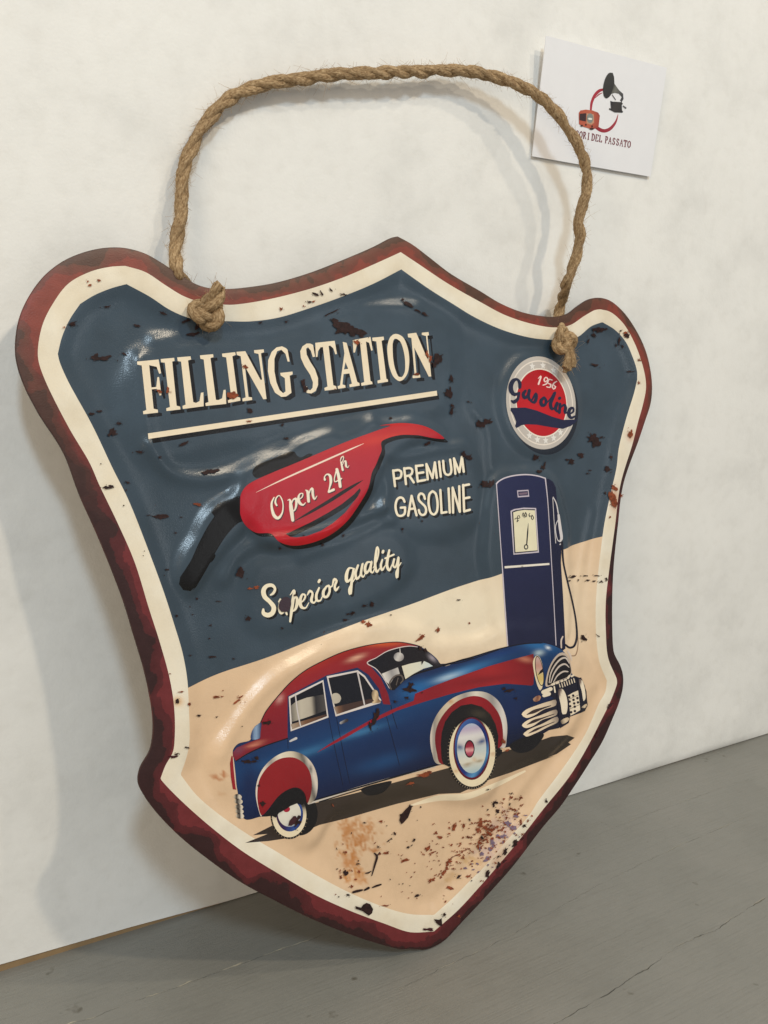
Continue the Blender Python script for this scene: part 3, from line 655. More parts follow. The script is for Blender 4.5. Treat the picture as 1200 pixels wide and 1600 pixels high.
nozzle = decal('nozzle_picture', sign, nz_all, lg((430, 700), (470, 860), [(0, (196, 40, 38)), (.35, (178, 26, 44)), (.7, (176, 22, 40)), (1, (186, 10, 22))], [(600, 685, 60, 8, -12, (222, 66, 48), .5)]), 3, sub=[noz_hole, slit])
nozzle['label'] = 'red fuel nozzle with a black hose printed under the title'
decal('picture_shadow', nozzle, ring_shift([noz], 5.8, 5.4), flat((8, 8, 10)), 1, sub=[Shape([noz_hole.lines[0] + np.array([4.5, 6.5])], lambda q: noz_hole.inside(q - np.array([4.5, 6.5])))])
decal('slit', nozzle, slit, flat((6, 4, 5)), 2)
decal('glint_line', nozzle, stroke(zD((0, 520, 3), (300, 375, 16), (700, 195, 20), (1140, 0, 14), (1260, -52, 4))), flat((248, 222, 206)), 4)
decal('lever', nozzle, poly(zR4((463, 298), (478, 266), (560, 230), (640, 197), (660, 198), (672, 216), (690, 224), (728, 206), (745, 208), (720, 232), (600, 276), (480, 320)), True), flat((14, 12, 10)), 2)
decal('hose', nozzle, [stroke(zR4((420, 465, 112), (370, 485, 108), (310, 550, 98), (255, 640, 90), (210, 730, 84), (162, 808, 88))), poly(zR4((395, 405), (340, 425), (300, 440), (270, 480), (300, 520), (400, 470))), poly(zR4((240, 650), (270, 650), (262, 672), (290, 680), (270, 715), (240, 720)), True)], flat((5, 5, 7)), 2)
OPEN = strokes(zD, [[(240, 672, 20), (224, 640, 22), (235, 585, 16), (268, 556, 11), (300, 600, 14), (315, 680, 14), (300, 770, 20), (255, 822, 34), (215, 798, 38), (186, 720, 30), (182, 640, 22), (210, 578, 12)],
    [(368, 612, 8), (392, 604, 20), (408, 700, 44), (428, 846, 36)], [(402, 685, 12), (436, 602, 18), (462, 592, 26), (470, 655, 28), (452, 725, 18), (425, 745, 10)],
    [(495, 608, 10), (540, 572, 14), (545, 533, 14), (512, 538, 16), (494, 590, 30), (512, 648, 34), (550, 668, 20), (578, 640, 8)],
    [(578, 492, 8), (598, 505, 28), (614, 625, 34)], [(610, 570, 10), (638, 484, 18), (655, 472, 26), (665, 555, 28), (682, 600, 20), (712, 562, 7)],
    [(804, 372, 26), (800, 338, 14), (830, 307, 16), (862, 322, 30), (875, 390, 32), (862, 455, 18), (848, 505, 14)], [(850, 514, 26), (908, 488, 30)],
    [(942, 244, 14), (915, 375, 12), (920, 396, 12), (1000, 358, 16)], [(945, 250, 34), (970, 350, 36), (984, 452, 34)],
    [(985, 152, 8), (1000, 108, 14), (1020, 96, 13), (1022, 130, 11), (1000, 182, 10)], [(994, 165, 18), (1014, 258, 26)], [(1005, 212, 8), (1034, 152, 12), (1046, 152, 20), (1055, 218, 24), (1074, 230, 12), (1088, 205, 5)]])
op = decal('open_lettering', nozzle, OPEN, flat((246, 232, 212)), 5); op['label'] = 'cream script Open 24h'
decal('open_lettering_shadow', nozzle, ring_shift(OPEN, 1.4, 1.6), flat((62, 30, 38)), 4)
SUP = strokes(zE, [[(112, 448, 12), (132, 436, 20), (148, 402, 20), (128, 374, 26), (82, 378, 30), (58, 412, 36), (66, 460, 36), (106, 500, 32), (138, 545, 36), (126, 590, 36), (90, 606, 36), (58, 590, 32), (56, 560, 16)],
    [(176, 502, 10), (192, 480, 18), (180, 555, 20), (196, 592, 18), (226, 572, 10)], [(236, 484, 18), (228, 560, 20), (240, 600, 14)],
    [(266, 448, 6), (296, 412, 18), (286, 500, 26), (266, 655, 16)], [(280, 505, 8), (312, 462, 16), (322, 500, 26), (304, 562, 18), (282, 578, 8)],
    [(328, 522, 6), (370, 490, 13), (384, 452, 16), (364, 442, 16), (344, 490, 24), (354, 542, 24), (384, 550, 13), (412, 508, 6)],
    [(400, 448, 8), (420, 416, 20), (440, 432, 16), (432, 496, 22), (452, 510, 14), (476, 468, 6)], [(492, 392, 14), (470, 450, 20), (476, 492, 20), (500, 492, 13), (522, 446, 6)], [(489, 346, 20), (496, 332, 20)],
    [(548, 384, 14), (526, 420, 22), (528, 458, 22), (550, 464, 20), (574, 420, 18), (568, 376, 18), (546, 384, 14)], [(574, 396, 12), (602, 366, 7)],
    [(594, 382, 8), (612, 324, 20), (628, 336, 18), (614, 380, 18), (622, 412, 20), (646, 384, 8)],
    [(756, 240, 10), (728, 238, 16), (706, 290, 26), (710, 342, 24), (736, 326, 14), (764, 244, 16)], [(762, 246, 18), (746, 350, 20), (734, 440, 22), (724, 402, 10), (762, 336, 8), (782, 306, 6)],
    [(796, 216, 16), (776, 280, 20), (786, 322, 20), (810, 298, 13), (832, 202, 16), (820, 288, 18), (836, 308, 13), (852, 278, 6)],
    [(896, 192, 12), (870, 192, 16), (850, 240, 22), (860, 278, 20), (884, 248, 14), (902, 186, 16), (894, 262, 18), (910, 274, 13), (926, 238, 6)],
    [(914, 238, 6), (946, 170, 11), (956, 92, 13), (946, 72, 13), (936, 130, 20), (930, 220, 20), (944, 268, 18), (966, 238, 6)], [(986, 172, 13), (974, 220, 18), (984, 254, 18), (1008, 218, 6)], [(989, 116, 20), (993, 104, 20)],
    [(1040, 98, 16), (1030, 150, 20), (1022, 220, 22), (1040, 256, 18), (1062, 208, 6)], [(1008, 162, 14), (1076, 132, 14)],
    [(1078, 168, 16), (1070, 218, 18), (1086, 234, 14), (1112, 152, 14), (1108, 230, 18), (1100, 312, 18), (1092, 272, 9), (1132, 196, 8)]])
sq = decal('superior_quality_lettering', sign, SUP, flat((246, 234, 206)), 3); sq['label'] = 'cream script Superior quality'
decal('lettering_shadow', sq, ring_shift(SUP, 3.4, 3.2), flat((8, 9, 12)), 1)

# ------------------------------------------------------------------ round gasoline badge (a true circle on the tin)
def disc_px(r, n=72, c=badge_c, dx=0, dy=0):
    t = np.linspace(0, 2 * np.pi, n, endpoint=False)
    ab = np.stack([c[0] + dx + r * np.cos(t), c[1] + dy + r * np.sin(t)], 1)
    p = proj(sign_world(ab, bil(H, ab))); return Shape([p], lambda q, p=p: in_poly(q, p))
BR = .0236
badge = decal('gasoline_badge', sign, disc_px(BR), flat((196, 188, 180)), 2); badge['label'] = 'round grey and red Gasoline badge under the knot'
decal('badge_shadow', badge, disc_px(BR * .99, dx=.0022, dy=-.0030), flat((30, 38, 50)), 1)
decal('badge_ring', badge, disc_px(BR * .915), flat((232, 222, 210)), 3, sub=disc_px(BR * .885))
decal('badge_ring', badge, disc_px(BR * .745), flat((238, 228, 214)), 3, sub=disc_px(BR * .705))
decal('red_disc', badge, disc_px(BR * .715), lg((850, 575), (850, 690), [(0, (176, 18, 28)), (.6, (196, 22, 34)), (1, (180, 18, 30))]), 3.5)
stars = []
for k, a in enumerate([106, 84, 62, 240, 257, 274, 291, 308]):
    c0 = badge_c + BR * .81 * np.array([math.cos(math.radians(a)), math.sin(math.radians(a))])
    ab = np.array([c0 + (.0021 if j % 2 == 0 else .0009) * np.array([math.sin(j * math.pi / 5), math.cos(j * math.pi / 5)]) for j in range(10)])
    p = proj(sign_world(ab, bil(H, ab))); stars.append(Shape([p], lambda q, p=p: in_poly(q, p)))
for s_ in stars: decal('star', badge, s_, flat((232, 228, 222)), 3)
decal('badge_ribbon', badge, poly(zF((150, 835), (350, 830), (500, 870), (700, 950), (850, 995), (1020, 990), (1048, 962), (1040, 1010), (960, 1075), (850, 1115), (700, 1095), (500, 1060), (370, 1055), (300, 1065), (230, 1105), (210, 1080), (225, 1020), (190, 930), (148, 870)), False), flat((28, 32, 64)), 4.5)
GAS = strokes(zF, [[(272, 560, 44), (272, 500, 46), (236, 452, 32), (190, 466, 52), (152, 540, 62), (162, 616, 60), (204, 656, 46), (250, 640, 36)], [(266, 632, 30), (242, 718, 42), (192, 756, 50), (160, 738, 20)],
    [(348, 606, 36), (318, 650, 48), (338, 702, 42), (380, 668, 36), (400, 602, 36)], [(400, 600, 44), (388, 690, 44), (420, 736, 30), (446, 712, 16)], [(430, 742, 20), (462, 680, 28), (490, 640, 34), (492, 700, 46), (466, 760, 42), (420, 750, 20)],
    [(596, 696, 36), (556, 740, 48), (570, 800, 48), (612, 790, 40), (622, 730, 38), (596, 696, 36)], [(640, 762, 16), (702, 690, 26), (742, 630, 38), (720, 690, 42), (684, 780, 48), (702, 850, 42), (734, 838, 18)],
    [(772, 772, 44), (750, 850, 46), (776, 884, 28)], [(803, 708, 42), (808, 702, 42)], [(812, 782, 38), (802, 896, 42)], [(816, 832, 20), (868, 792, 34), (886, 830, 42), (878, 898, 42), (912, 900, 20)],
    [(940, 920, 20), (990, 880, 28), (984, 832, 30), (942, 852, 44), (930, 930, 46), (962, 968, 40), (1022, 940, 16)]])
decal('gasoline_lettering', badge, GAS, flat((29, 34, 62)), 5.5)
Y56 = strokes(zF, [[(520, 440, 8), (556, 408, 18), (524, 516, 24)], [(636, 470, 12), (612, 488, 16), (598, 456, 18), (622, 424, 14), (648, 448, 20), (634, 508, 18), (584, 530, 14)], [(704, 462, 16), (668, 452, 14), (652, 506, 12), (688, 520, 20), (676, 560, 18), (632, 552, 12)], [(770, 478, 10), (728, 506, 18), (708, 560, 20), (728, 584, 16), (752, 552, 20), (730, 530, 12)]])
decal('year_lettering', badge, Y56, flat((244, 216, 208)), 4)

# ------------------------------------------------------------------ petrol pump picture
body_pts = [(382, 1279.5), (371, 1236), (366, 1192), (364, 1172), (372, 1162), (391, 1156), (393.5, 1146), (398, 1135), (407, 1128.5), (415, 1112), (436.3, 1085), (453.3, 1066.4), (476, 1048), (498.7, 1035.3), (532.7, 1019.7), (566.7, 1009.8), (595, 1005), (623.3, 1003.2), (646, 1007), (656, 1010), (669, 1018), (682, 1029), (692, 1040.7), (720, 1031.3), (733.3, 1028), (778.7, 1013.9), (818.3, 1006.3), (846.7, 1004.6), (866.5, 1009.7), (880.7, 1018.2), (889, 1031), (893.4, 1052), (900, 1062), (906, 1090), (895, 1112), (870.7, 1132), (850.7, 1145), (815, 1163), (801, 1166), (784, 1169), (740, 1180), (700, 1192), (640, 1207), (560, 1232), (491.7, 1252), (480, 1256), (421, 1275), (407, 1276)]
body = poly(body_pts, True)
pump_front = poly(zG((40, 195), (50, 175), (120, 130), (250, 98), (400, 86), (520, 100), (615, 130)) + zH((605, 0), (640, 500), (668, 1000), (600, 1060), (300, 1060), (105, 1060), (80, 600), (50, 200), (30, 0)))
pump_side = poly(zG((610, 128), (660, 140), (705, 172), (735, 235), (745, 330), (770, 600), (800, 1000)) + zH((722, 0), (745, 350), (768, 800), (775, 1000), (700, 1060), (640, 1060)))
pump = decal('pump_picture', sign, pump_front, lg((775, 750), (890, 1000), [(0, (30, 36, 76)), (.5, (26, 31, 68)), (1, (23, 27, 56))]), 3, sub=body); pump['label'] = 'navy petrol pump with a white dial printed behind the car'
decal('pump_side', pump, pump_side, flat((21, 25, 55)), 2.5, sub=body)
decal('pump_trim', pump, [stroke(zG((40, 195, 16), (60, 172, 15), (130, 130, 15), (250, 98, 15), (400, 87, 15), (520, 102, 14), (613, 130, 14))), stroke(zG((40, 195, 10), (66, 560, 10), (100, 1050, 10)) + zH((35, 60, 12), (62, 480, 13), (98, 985, 13))), stroke(zG((613, 130, 14), (640, 380, 10), (690, 1190, 9)) + zH((640, 500, 9), (664, 960, 10)))], flat((206, 196, 206)), 4, sub=body)
decal('name_plate', pump, poly(zG((282, 272), (415, 264), (425, 345), (290, 354))), flat((198, 186, 200)), 4, sub=poly(zG((294, 286), (408, 279), (412, 330), (300, 338))))
decal('name_plate_face', pump, poly(zG((306, 300), (400, 292), (403, 318), (310, 326))), flat((120, 100, 118)), 4)
dial = decal('dial_frame', pump, poly(zG((205, 512), (250, 490), (360, 474), (505, 478), (538, 1000), (240, 1026))), flat((204, 194, 204)), 4)
decal('dial_rebate', pump, poly(zG((222, 522), (262, 504), (360, 490), (492, 492), (524, 985), (250, 1010))), flat((24, 26, 48)), 4.6)
decal('dial_face', pump, poly(zG((236, 530), (290, 512), (370, 500), (490, 506), (520, 974), (262, 996))), flat((232, 224, 192)), 5.2)
NUM = strokes(zG, [[(256, 608, 10), (270, 596, 9), (286, 600, 9), (280, 640, 9)], [(280, 640, 9), (298, 624, 9)], [(290, 572, 9), (284, 592, 9), (300, 606, 9), (314, 590, 9), (304, 564, 9), (290, 572, 9)], [(352, 534, 8), (340, 572, 8), (366, 570, 8)], [(358, 540, 9), (364, 592, 9)], [(380, 530, 9), (372, 560, 10), (382, 588, 9), (394, 560, 10), (380, 530, 9)],
    [(430, 540, 8), (418, 560, 10), (428, 584, 9), (440, 572, 9), (424, 566, 8)], [(456, 560, 9), (448, 590, 10), (460, 618, 9), (476, 596, 10), (456, 560, 9)]])
decal('dial_numerals', pump, NUM, flat((26, 24, 30)), 6)
decal('dial_needle', pump, stroke(zG((412, 658, 4), (405, 760, 16), (394, 900, 14)), smooth=False), flat((26, 25, 34)), 6)
decal('dial_hub', pump, ell(zG((386, 934))[0], 3.4, 4.2), flat((26, 25, 34)), 6.6, sub=ell(zG((386, 934))[0], 1.9, 2.5))
decal('pump_bar', pump, poly(zG((135, 1160), (660, 1122), (662, 1145), (137, 1186))), flat((234, 226, 214)), 4)
decal('pump_nozzle', pump, [stroke(zG((705, 350, 10), (740, 420, 12), (765, 540, 14))), stroke(zG((768, 560, 26), (785, 700, 34), (802, 840, 30), (790, 866, 22))), stroke(zG((785, 870, 16), (762, 860, 10), (735, 760, 9), (735, 680, 9), (765, 612, 9))), stroke(zG((700, 360, 7), (715, 620, 7), (735, 890, 8))), stroke(zG((785, 905, 14), (802, 895, 14)))], flat((216, 210, 210)), 4)
decal('pump_hose', pump, stroke(zG((808, 880, 30), (812, 960, 26)) + zH((752, 0, 20), (800, 220, 20), (860, 470, 19), (900, 700, 20), (906, 880, 24), (870, 975, 26), (820, 988, 24), (775, 955, 20))), flat((24, 24, 40)), 4.2)
decal('hose_shadow', pump, stroke(zH((915, 800, 8), (922, 960, 10), (890, 1080, 12), (840, 1085, 10))), flat((150, 118, 90)), 2)
decal('hose_holder', pump, [stroke(zH((742, 860, 16), (725, 900, 18), (726, 990, 16))), stroke(zH((800, 1030, 22), (830, 1080, 26), (845, 1140, 10)))], flat((216, 198, 184)), 4.4)

# ------------------------------------------------------------------ car picture
decal_shadow = poly([(383, 1317), (418, 1303), (395, 1305), (425, 1290), (455, 1281), (487, 1256), (560, 1238), (700, 1200), (740, 1190), (784, 1175), (824, 1164), (861, 1151), (886, 1148.5), (898, 1152.7), (888, 1160), (892, 1163), (870, 1178), (855, 1184), (866, 1181), (798, 1207), (762, 1219), (719, 1239), (685, 1240.5), (620, 1256), (595, 1263), (540, 1279), (498.7, 1289), (453, 1309), (420, 1314)])
car = decal('car_picture', sign, body, lg((585, 1085), (640, 1230), [(0, (22, 44, 88)), (.25, (20, 60, 108)), (.42, (17, 46, 90)), (.7, (14, 30, 68)), (1, (10, 17, 42))],
    [(715, 1052, 62, 8, -19, (62, 132, 190), .85), (700, 1058, 26, 5, -17, (190, 212, 226), .75), (650, 1078, 30, 16, -15, (34, 104, 166), .8), (840, 1008, 34, 9, 8, (40, 110, 170), .8), (856, 1012, 4.5, 2.5, 20, (236, 240, 240), .95), (842, 1020, 9, 5, -10, (190, 208, 214), .8), (780, 1022, 40, 5, -14, (24, 60, 120), .6),
     (480, 1175, 40, 7, -18, (58, 118, 164), .7), (560, 1145, 46, 6, -17, (66, 126, 172), .75), (430, 1190, 30, 8, -15, (34, 82, 134), .7), (600, 1190, 60, 14, -16, (30, 78, 128), .6), (390, 1230, 16, 40, 0, (18, 34, 74), .8), (800, 1110, 22, 30, 0, (20, 40, 86), .7), (640, 1055, 30, 8, -24, (12, 18, 40), .5), (725, 1090, 26, 6, 0, (18, 40, 90), .6)]), 3)
car['label'] = 'blue and red vintage saloon car printed across the lower half'
decal('ground_shadow', car, decal_shadow, lg((400, 1310), (880, 1150), [(0, (48, 38, 34)), (.5, (64, 54, 44)), (1, (52, 44, 38))]), 1)
decal('ground_light', car, stroke([(640, 1259, 2), (685, 1247, 9), (730, 1244, 10), (780, 1224, 7), (820, 1205, 3)]), flat((244, 226, 194)), .6)
roof_pts = zR6((385, 612), (300, 640), (240, 662), (160, 700), (100, 738), (84, 712), (84, 690), (104, 664), (180, 632), (235, 612), (232, 530), (265, 465), (340, 370), (400, 305), (480, 240), (560, 195), (680, 140), (800, 105), (900, 88), (1000, 82), (1080, 95), (1115, 108), (1090, 103), (1000, 114), (900, 152), (826, 196), (900, 282), (940, 370), (952, 427), (912, 424), (890, 340), (832, 262), (770, 222), (600, 265), (385, 380))
decal('roof', car, poly(roof_pts), lg((530, 1010), (560, 1075), [(0, (184, 56, 40)), (.3, (150, 34, 40)), (1, (128, 24, 38))], [(556, 1028, 16, 4, -20, (240, 190, 160), .85), (437, 1092, 5, 9, 35, (220, 170, 160), .7), (398, 1163, 16, 3.5, -18, (230, 150, 120), .7), (372, 1172, 12, 8, -30, (120, 76, 100), .6), (600, 1006, 40, 5, -3, (216, 92, 44), .8), (585, 1062, 8, 26, -30, (134, 22, 34), .6)]), 4)
decal('boot_hump', car, poly(zR6((184, 616), (190, 570), (213, 541), (240, 525), (236, 575), (230, 612)), True), lg((393, 1140), (408, 1140), [(0, (40, 60, 108)), (.4, (150, 176, 206)), (1, (24, 44, 92))]), 4.5)
decal('tail_light', car, poly(zM((82, 215), (64, 300), (74, 450), (96, 585), (132, 592), (116, 450), (102, 300), (98, 230))), flat((150, 34, 40)), 4)
decal('tail_trim', car, stroke(zM((98, 232, 6), (108, 330, 12), (120, 450, 14), (132, 575, 8))), flat((222, 196, 170)), 5)
# side windows
wr = zR6((391, 383), (582, 290), (611, 497), (402, 574)); wf = zR6((600, 270), (772, 237), (812, 268), (902, 402), (896, 418), (650, 492))
for pts, inner, seat, sill in ((wr, zR6((400, 392), (577, 302), (602, 490), (410, 562)), zR6((403, 432), (430, 410), (490, 388), (584, 370), (598, 458), (480, 500), (408, 522)), zR6((402, 535), (600, 478), (602, 490), (412, 562))),
                               (wf, zR6((610, 280), (768, 247), (806, 276), (892, 402), (655, 480)), zR6((628, 372), (652, 362), (672, 372), (680, 394), (672, 412), (640, 420)), zR6((640, 440), (690, 428), (790, 405), (880, 388), (890, 402), (656, 480)))):
    w = decal('window', car, poly(pts), flat((222, 212, 206)), 4)
    decal('window_glass', car, poly(inner), flat((15, 17, 28)), 5)
    decal('seat', car, poly(seat, len(seat) == 6), lg(np.mean(np.array(seat), 0) - [24, 0], np.mean(np.array(seat), 0) + [28, -4], [(0, (110, 104, 96)), (.3, (196, 186, 168)), (.62, (184, 174, 158)), (.74, (40, 38, 42)), (1, (78, 74, 72))]), 6)
    decal('sill', car, poly(sill), lg(np.array(sill[0]), np.array(sill[1]), [(0, (168, 148, 128)), (.4, (120, 84, 60)), (1, (70, 50, 44))]), 6)
for s_ in [stroke(zR6((427, 372, 7), (440, 470, 7), (456, 546, 7))), stroke(zR6((770, 246, 9), (790, 340, 8), (808, 425, 8)))]: decal('window_bar', car, s_, flat((206, 198, 196)), 7)
decal('mirror', car, [poly(zR6((848, 360), (862, 342), (878, 350), (886, 385), (880, 408), (862, 408), (850, 388)), True), stroke(zR6((856, 414, 12), (892, 408, 14)))], lg(zR6((848, 370))[0], zR6((888, 380))[0], [(0, (120, 100, 80)), (.5, (226, 200, 160)), (1, (150, 120, 90))]), 8)
# windscreen
ws = zK((100, 342), (205, 283), (330, 210), (480, 165), (600, 150), (690, 160), (760, 185), (830, 225), (990, 382), (880, 392), (760, 412), (640, 482), (540, 547), (420, 662), (372, 662), (300, 530), (200, 410))
decal('windscreen', car, poly(ws), lg((600, 1010), (690, 1050), [(0, (16, 15, 24)), (.6, (26, 20, 24)), (1, (30, 26, 34))], [(675, 1028, 8, 4, 40, (190, 180, 190), .8), (660, 1012, 14, 3, 20, (50, 34, 36), .5)]), 4.6)
decal('windscreen_trim', car, [stroke(zK((205, 283, 8), (100, 342, 10), (200, 410, 9), (270, 490, 8), (360, 640, 6))), stroke(zK((205, 283, 7), (330, 208, 9), (480, 162, 9), (600, 146, 8), (690, 156, 6)))], flat((226, 212, 208)), 5.2)
decal('windscreen_light', car, poly(zK((505, 380), (600, 352), (735, 325), (740, 365), (765, 320), (820, 345), (870, 380), (760, 410), (640, 472), (548, 532), (525, 450))), lg(zK((520, 380))[0], zK((860, 360))[0], [(0, (224, 216, 192)), (.6, (222, 220, 202)), (1, (206, 220, 222))]), 5.4)
decal('windscreen_light', car, poly(zK((270, 470), (380, 425), (460, 395), (482, 470), (430, 490), (360, 600), (320, 560))), lg(zK((300, 500))[0], zK((480, 440))[0], [(0, (222, 216, 208)), (.5, (150, 146, 146)), (1, (200, 194, 188))]), 5.4)
decal('steering_wheel', car, [stroke(zK((380, 650, 16), (360, 590, 18), (390, 530, 18), (450, 486, 18), (500, 492, 18), (520, 540, 16), (490, 580, 12))), stroke(zK((462, 520, 12), (440, 600, 12)))], flat((96, 86, 80)), 6)
decal('rear_mirror', car, [ell(zK((470, 272))[0], 8, 7), stroke(zK((482, 170, 10), (486, 220, 12)))], lg(zK((420, 240))[0], zK((540, 300))[0], [(0, (120, 116, 118)), (.4, (210, 204, 198)), (1, (110, 100, 100))]), 5.6)
for s_ in (stroke([(p[0], p[1], 1.3) for p in body_pts[8:20]]), stroke([(692, 1040.7, 1.4), (720, 1031.3, 2.2), (733, 1028, 2.2), (779, 1014, 1.8), (818, 1006, 1.6), (847, 1004.6, 1.3)]), stroke(zR7((0, 350, 8), (80, 300, 12), (180, 268, 12), (300, 232, 8), (420, 205, 4))), stroke(zR6((385, 612, 6), (300, 640, 6), (240, 662, 6), (160, 700, 6), (100, 738, 5)))):
    decal('outline', car, s_, flat((16, 14, 26)), 4.4)
# swept red stripe
decal('side_stripe', car, poly(zR6((545, 692), (620, 640), (720, 580), (840, 512), (950, 458), (1080, 405)) + zR7((100, 402), (200, 360), (300, 322), (500, 252), (640, 212), (752, 182), (758, 260), (752, 350), (742, 357), (600, 346), (450, 366), (300, 402), (150, 446), (0, 495)) + zR6((950, 480), (840, 530), (700, 612))), lg((560, 1170), (830, 1040), [(0, (150, 26, 44)), (.5, (140, 26, 36)), (.8, (160, 34, 38)), (1, (124, 20, 30))], [(820, 1030, 14, 5, 10, (226, 150, 120), .6), (760, 1062, 60, 8, -8, (112, 18, 28), .6)]), 5)
# door lines, handles, sill
for s_ in [stroke(zR6((612, 500, 3), (640, 640, 3.5), (690, 870, 3))), stroke(zR6((655, 500, 3), (690, 680, 3.5), (728, 860, 3))), stroke(zR6((925, 470, 3), (965, 620, 4), (1002, 760, 3))), stroke(zR6((955, 430, 4), (965, 480, 4), (990, 560, 3))), stroke(zR6((385, 612, 3), (388, 670, 3))), stroke(zR7((240, 240, 5), (340, 232, 6), (560, 160, 5)))]: decal('door_line', car, s_, flat((12, 20, 48)), 4)
for s_ in [stroke(zR6((678, 528, 14), (712, 512, 18))), stroke(zR6((398, 628, 10), (432, 612, 14)))]: decal('door_handle', car, s_, lg((530, 1125), (545, 1132), [(0, (200, 196, 196)), (.5, (60, 56, 60)), (1, (30, 28, 34))]), 5.5)
decal('sill_trim', car, [stroke(zR6((500, 972, 10), (600, 940, 12), (820, 870, 10), (1000, 820, 8), (1200, 768, 5)))], flat((206, 196, 186)), 5)
decal('sill_trim', car, [stroke(zR6((520, 958, 6), (800, 876, 8), (1200, 762, 8)), smooth=False), stroke(zR6((560, 962, 5), (900, 860, 6)), smooth=False)], flat((14, 13, 18)), 5.6)
decal('far_tyre', car, [poly(zR6((790, 895), (820, 925), (870, 925), (920, 905), (960, 850), (900, 858)), True)], flat((26, 22, 22)), 2)
decal('far_tyre', car, [poly(zR7((620, 690), (660, 725), (720, 722), (770, 690), (810, 625), (700, 640)), True)], flat((22, 20, 24)), 3.6)
# front wheel arch and wheel
arch_o = zJ((170, 925), (110, 800), (88, 640), (98, 530), (130, 420), (200, 300), (330, 170), (480, 100), (620, 75), (760, 95), (880, 180), (955, 310), (990, 460), (985, 620), (962, 735), (890, 735))
arch_i = zJ((215, 925), (165, 790), (145, 650), (158, 520), (220, 380), (340, 240), (470, 160), (610, 130), (740, 165), (840, 260), (905, 370), (938, 520), (930, 700), (900, 735))
decal('wheel_arch', car, poly(arch_o, True), lg(zJ((90, 500))[0], zJ((990, 500))[0], [(0, (226, 212, 196)), (.05, (150, 142, 134)), (.12, (196, 180, 158)), (.3, (222, 204, 176)), (.45, (160, 152, 146)), (.6, (226, 216, 200)), (.8, (150, 144, 140)), (.95, (222, 214, 206)), (1, (200, 190, 180))], [(785, 1157, 6, 10, 0, (140, 84, 44), .7), (704, 1096, 6, 5, 0, (190, 130, 80), .7)]), 5)
decal('wheel_arch_red', car, poly(arch_i, True), lg(zJ((200, 400))[0], zJ((900, 500))[0], [(0, (118, 20, 30)), (.5, (150, 26, 34)), (1, (128, 18, 28))]), 6)
decal('wheel_well', car, poly(zJ((240, 925), (220, 860), (212, 700), (222, 560), (262, 430), (340, 320), (450, 242), (570, 222), (690, 255), (790, 340), (852, 460), (886, 600), (880, 740), (930, 760), (930, 800), (700, 1000), (400, 1000))), lg(zJ((240, 300))[0], zJ((900, 700))[0], [(0, (18, 15, 20)), (.6, (30, 26, 24)), (1, (20, 18, 20))], [(*zJ((660, 340))[0], 14, 7, 10, (66, 58, 46), .8)]), 7)
wheel = decal('wheel', car, ell(zJ((575, 795))[0], 286 * .1333, 428 * .1333), flat((16, 15, 18)), 8)
treads = []
for k in range(64):
    a = 2 * math.pi * k / 64
    if -2.5 < a - math.pi * 1.5 < .0 and False: pass
    c0 = np.array(zJ((575 + 278 * math.cos(a), 795 + 418 * math.sin(a)))[0]); d0 = np.array([math.cos(a), math.sin(a)])
    if math.sin(a) > -.75 : treads.append(stroke([tuple(c0 - d0 * 1.3) + (.9,), tuple(c0 + d0 * 1.0) + (.9,)], smooth=False))
decal('tyre_tread', car, treads, flat((150, 134, 112)), 9)
decal('white_wall', car, ell(zJ((578, 790))[0], 270 * .1333, 402 * .1333), lg(zJ((560, 380))[0], zJ((600, 1190))[0], [(0, (58, 50, 42)), (.04, (62, 54, 44)), (.14, (236, 220, 186)), (1, (238, 222, 188))], [(*zJ((690, 400))[0], 14, 7, 30, (62, 54, 46), 1.0), (*zJ((820, 810))[0], 5, 3, -20, (180, 110, 60), .6), (*zJ((390, 1010))[0], 5, 4, 0, (200, 140, 80), .6)]), 9)
decal('wheel_ring', car, ell(zJ((572, 745))[0], 216 * .1333, 368 * .1333), flat((96, 16, 30)), 10)
decal('wheel_ring', car, ell(zJ((572, 740))[0], 200 * .1333, 345 * .1333), lg(zJ((380, 600))[0], zJ((780, 860))[0], [(0, (60, 96, 160)), (.4, (24, 40, 100)), (.7, (28, 50, 120)), (.9, (90, 150, 196)), (1, (30, 46, 104))]), 10.6)
decal('hub_cap', car, ell(zJ((570, 742))[0], 172 * .1333, 292 * .1333), lg(zJ((520, 460))[0], zJ((600, 1030))[0], [(0, (176, 186, 204)), (.1, (186, 168, 192)), (.25, (222, 218, 214)), (.4, (206, 200, 196)), (.52, (196, 206, 206)), (.75, (222, 216, 198)), (1, (166, 190, 196))], [(*zJ((690, 660))[0], 9, 4.5, -28, (52, 78, 128), 1.0), (*zJ((430, 730))[0], 7, 5, 15, (60, 86, 130), .95), (*zJ((520, 935))[0], 9, 3, -18, (150, 116, 66), .8), (*zJ((660, 890))[0], 7, 2.5, -10, (140, 110, 66), .7), (*zJ((600, 870))[0], 4, 4, 0, (206, 150, 90), .5)]), 11.2)
decal('hub_centre', car, ell(zJ((545, 748))[0], 60 * .1333, 104 * .1333), flat((34, 20, 30)), 11.8)
decal('hub_centre', car, ell(zJ((545, 748))[0], 48 * .1333, 90 * .1333), lg(zJ((540, 650))[0], zJ((550, 850))[0], [(0, (110, 16, 36)), (.4, (160, 44, 66)), (.55, (236, 180, 176)), (.7, (190, 90, 110)), (1, (120, 20, 44))]), 12.4)
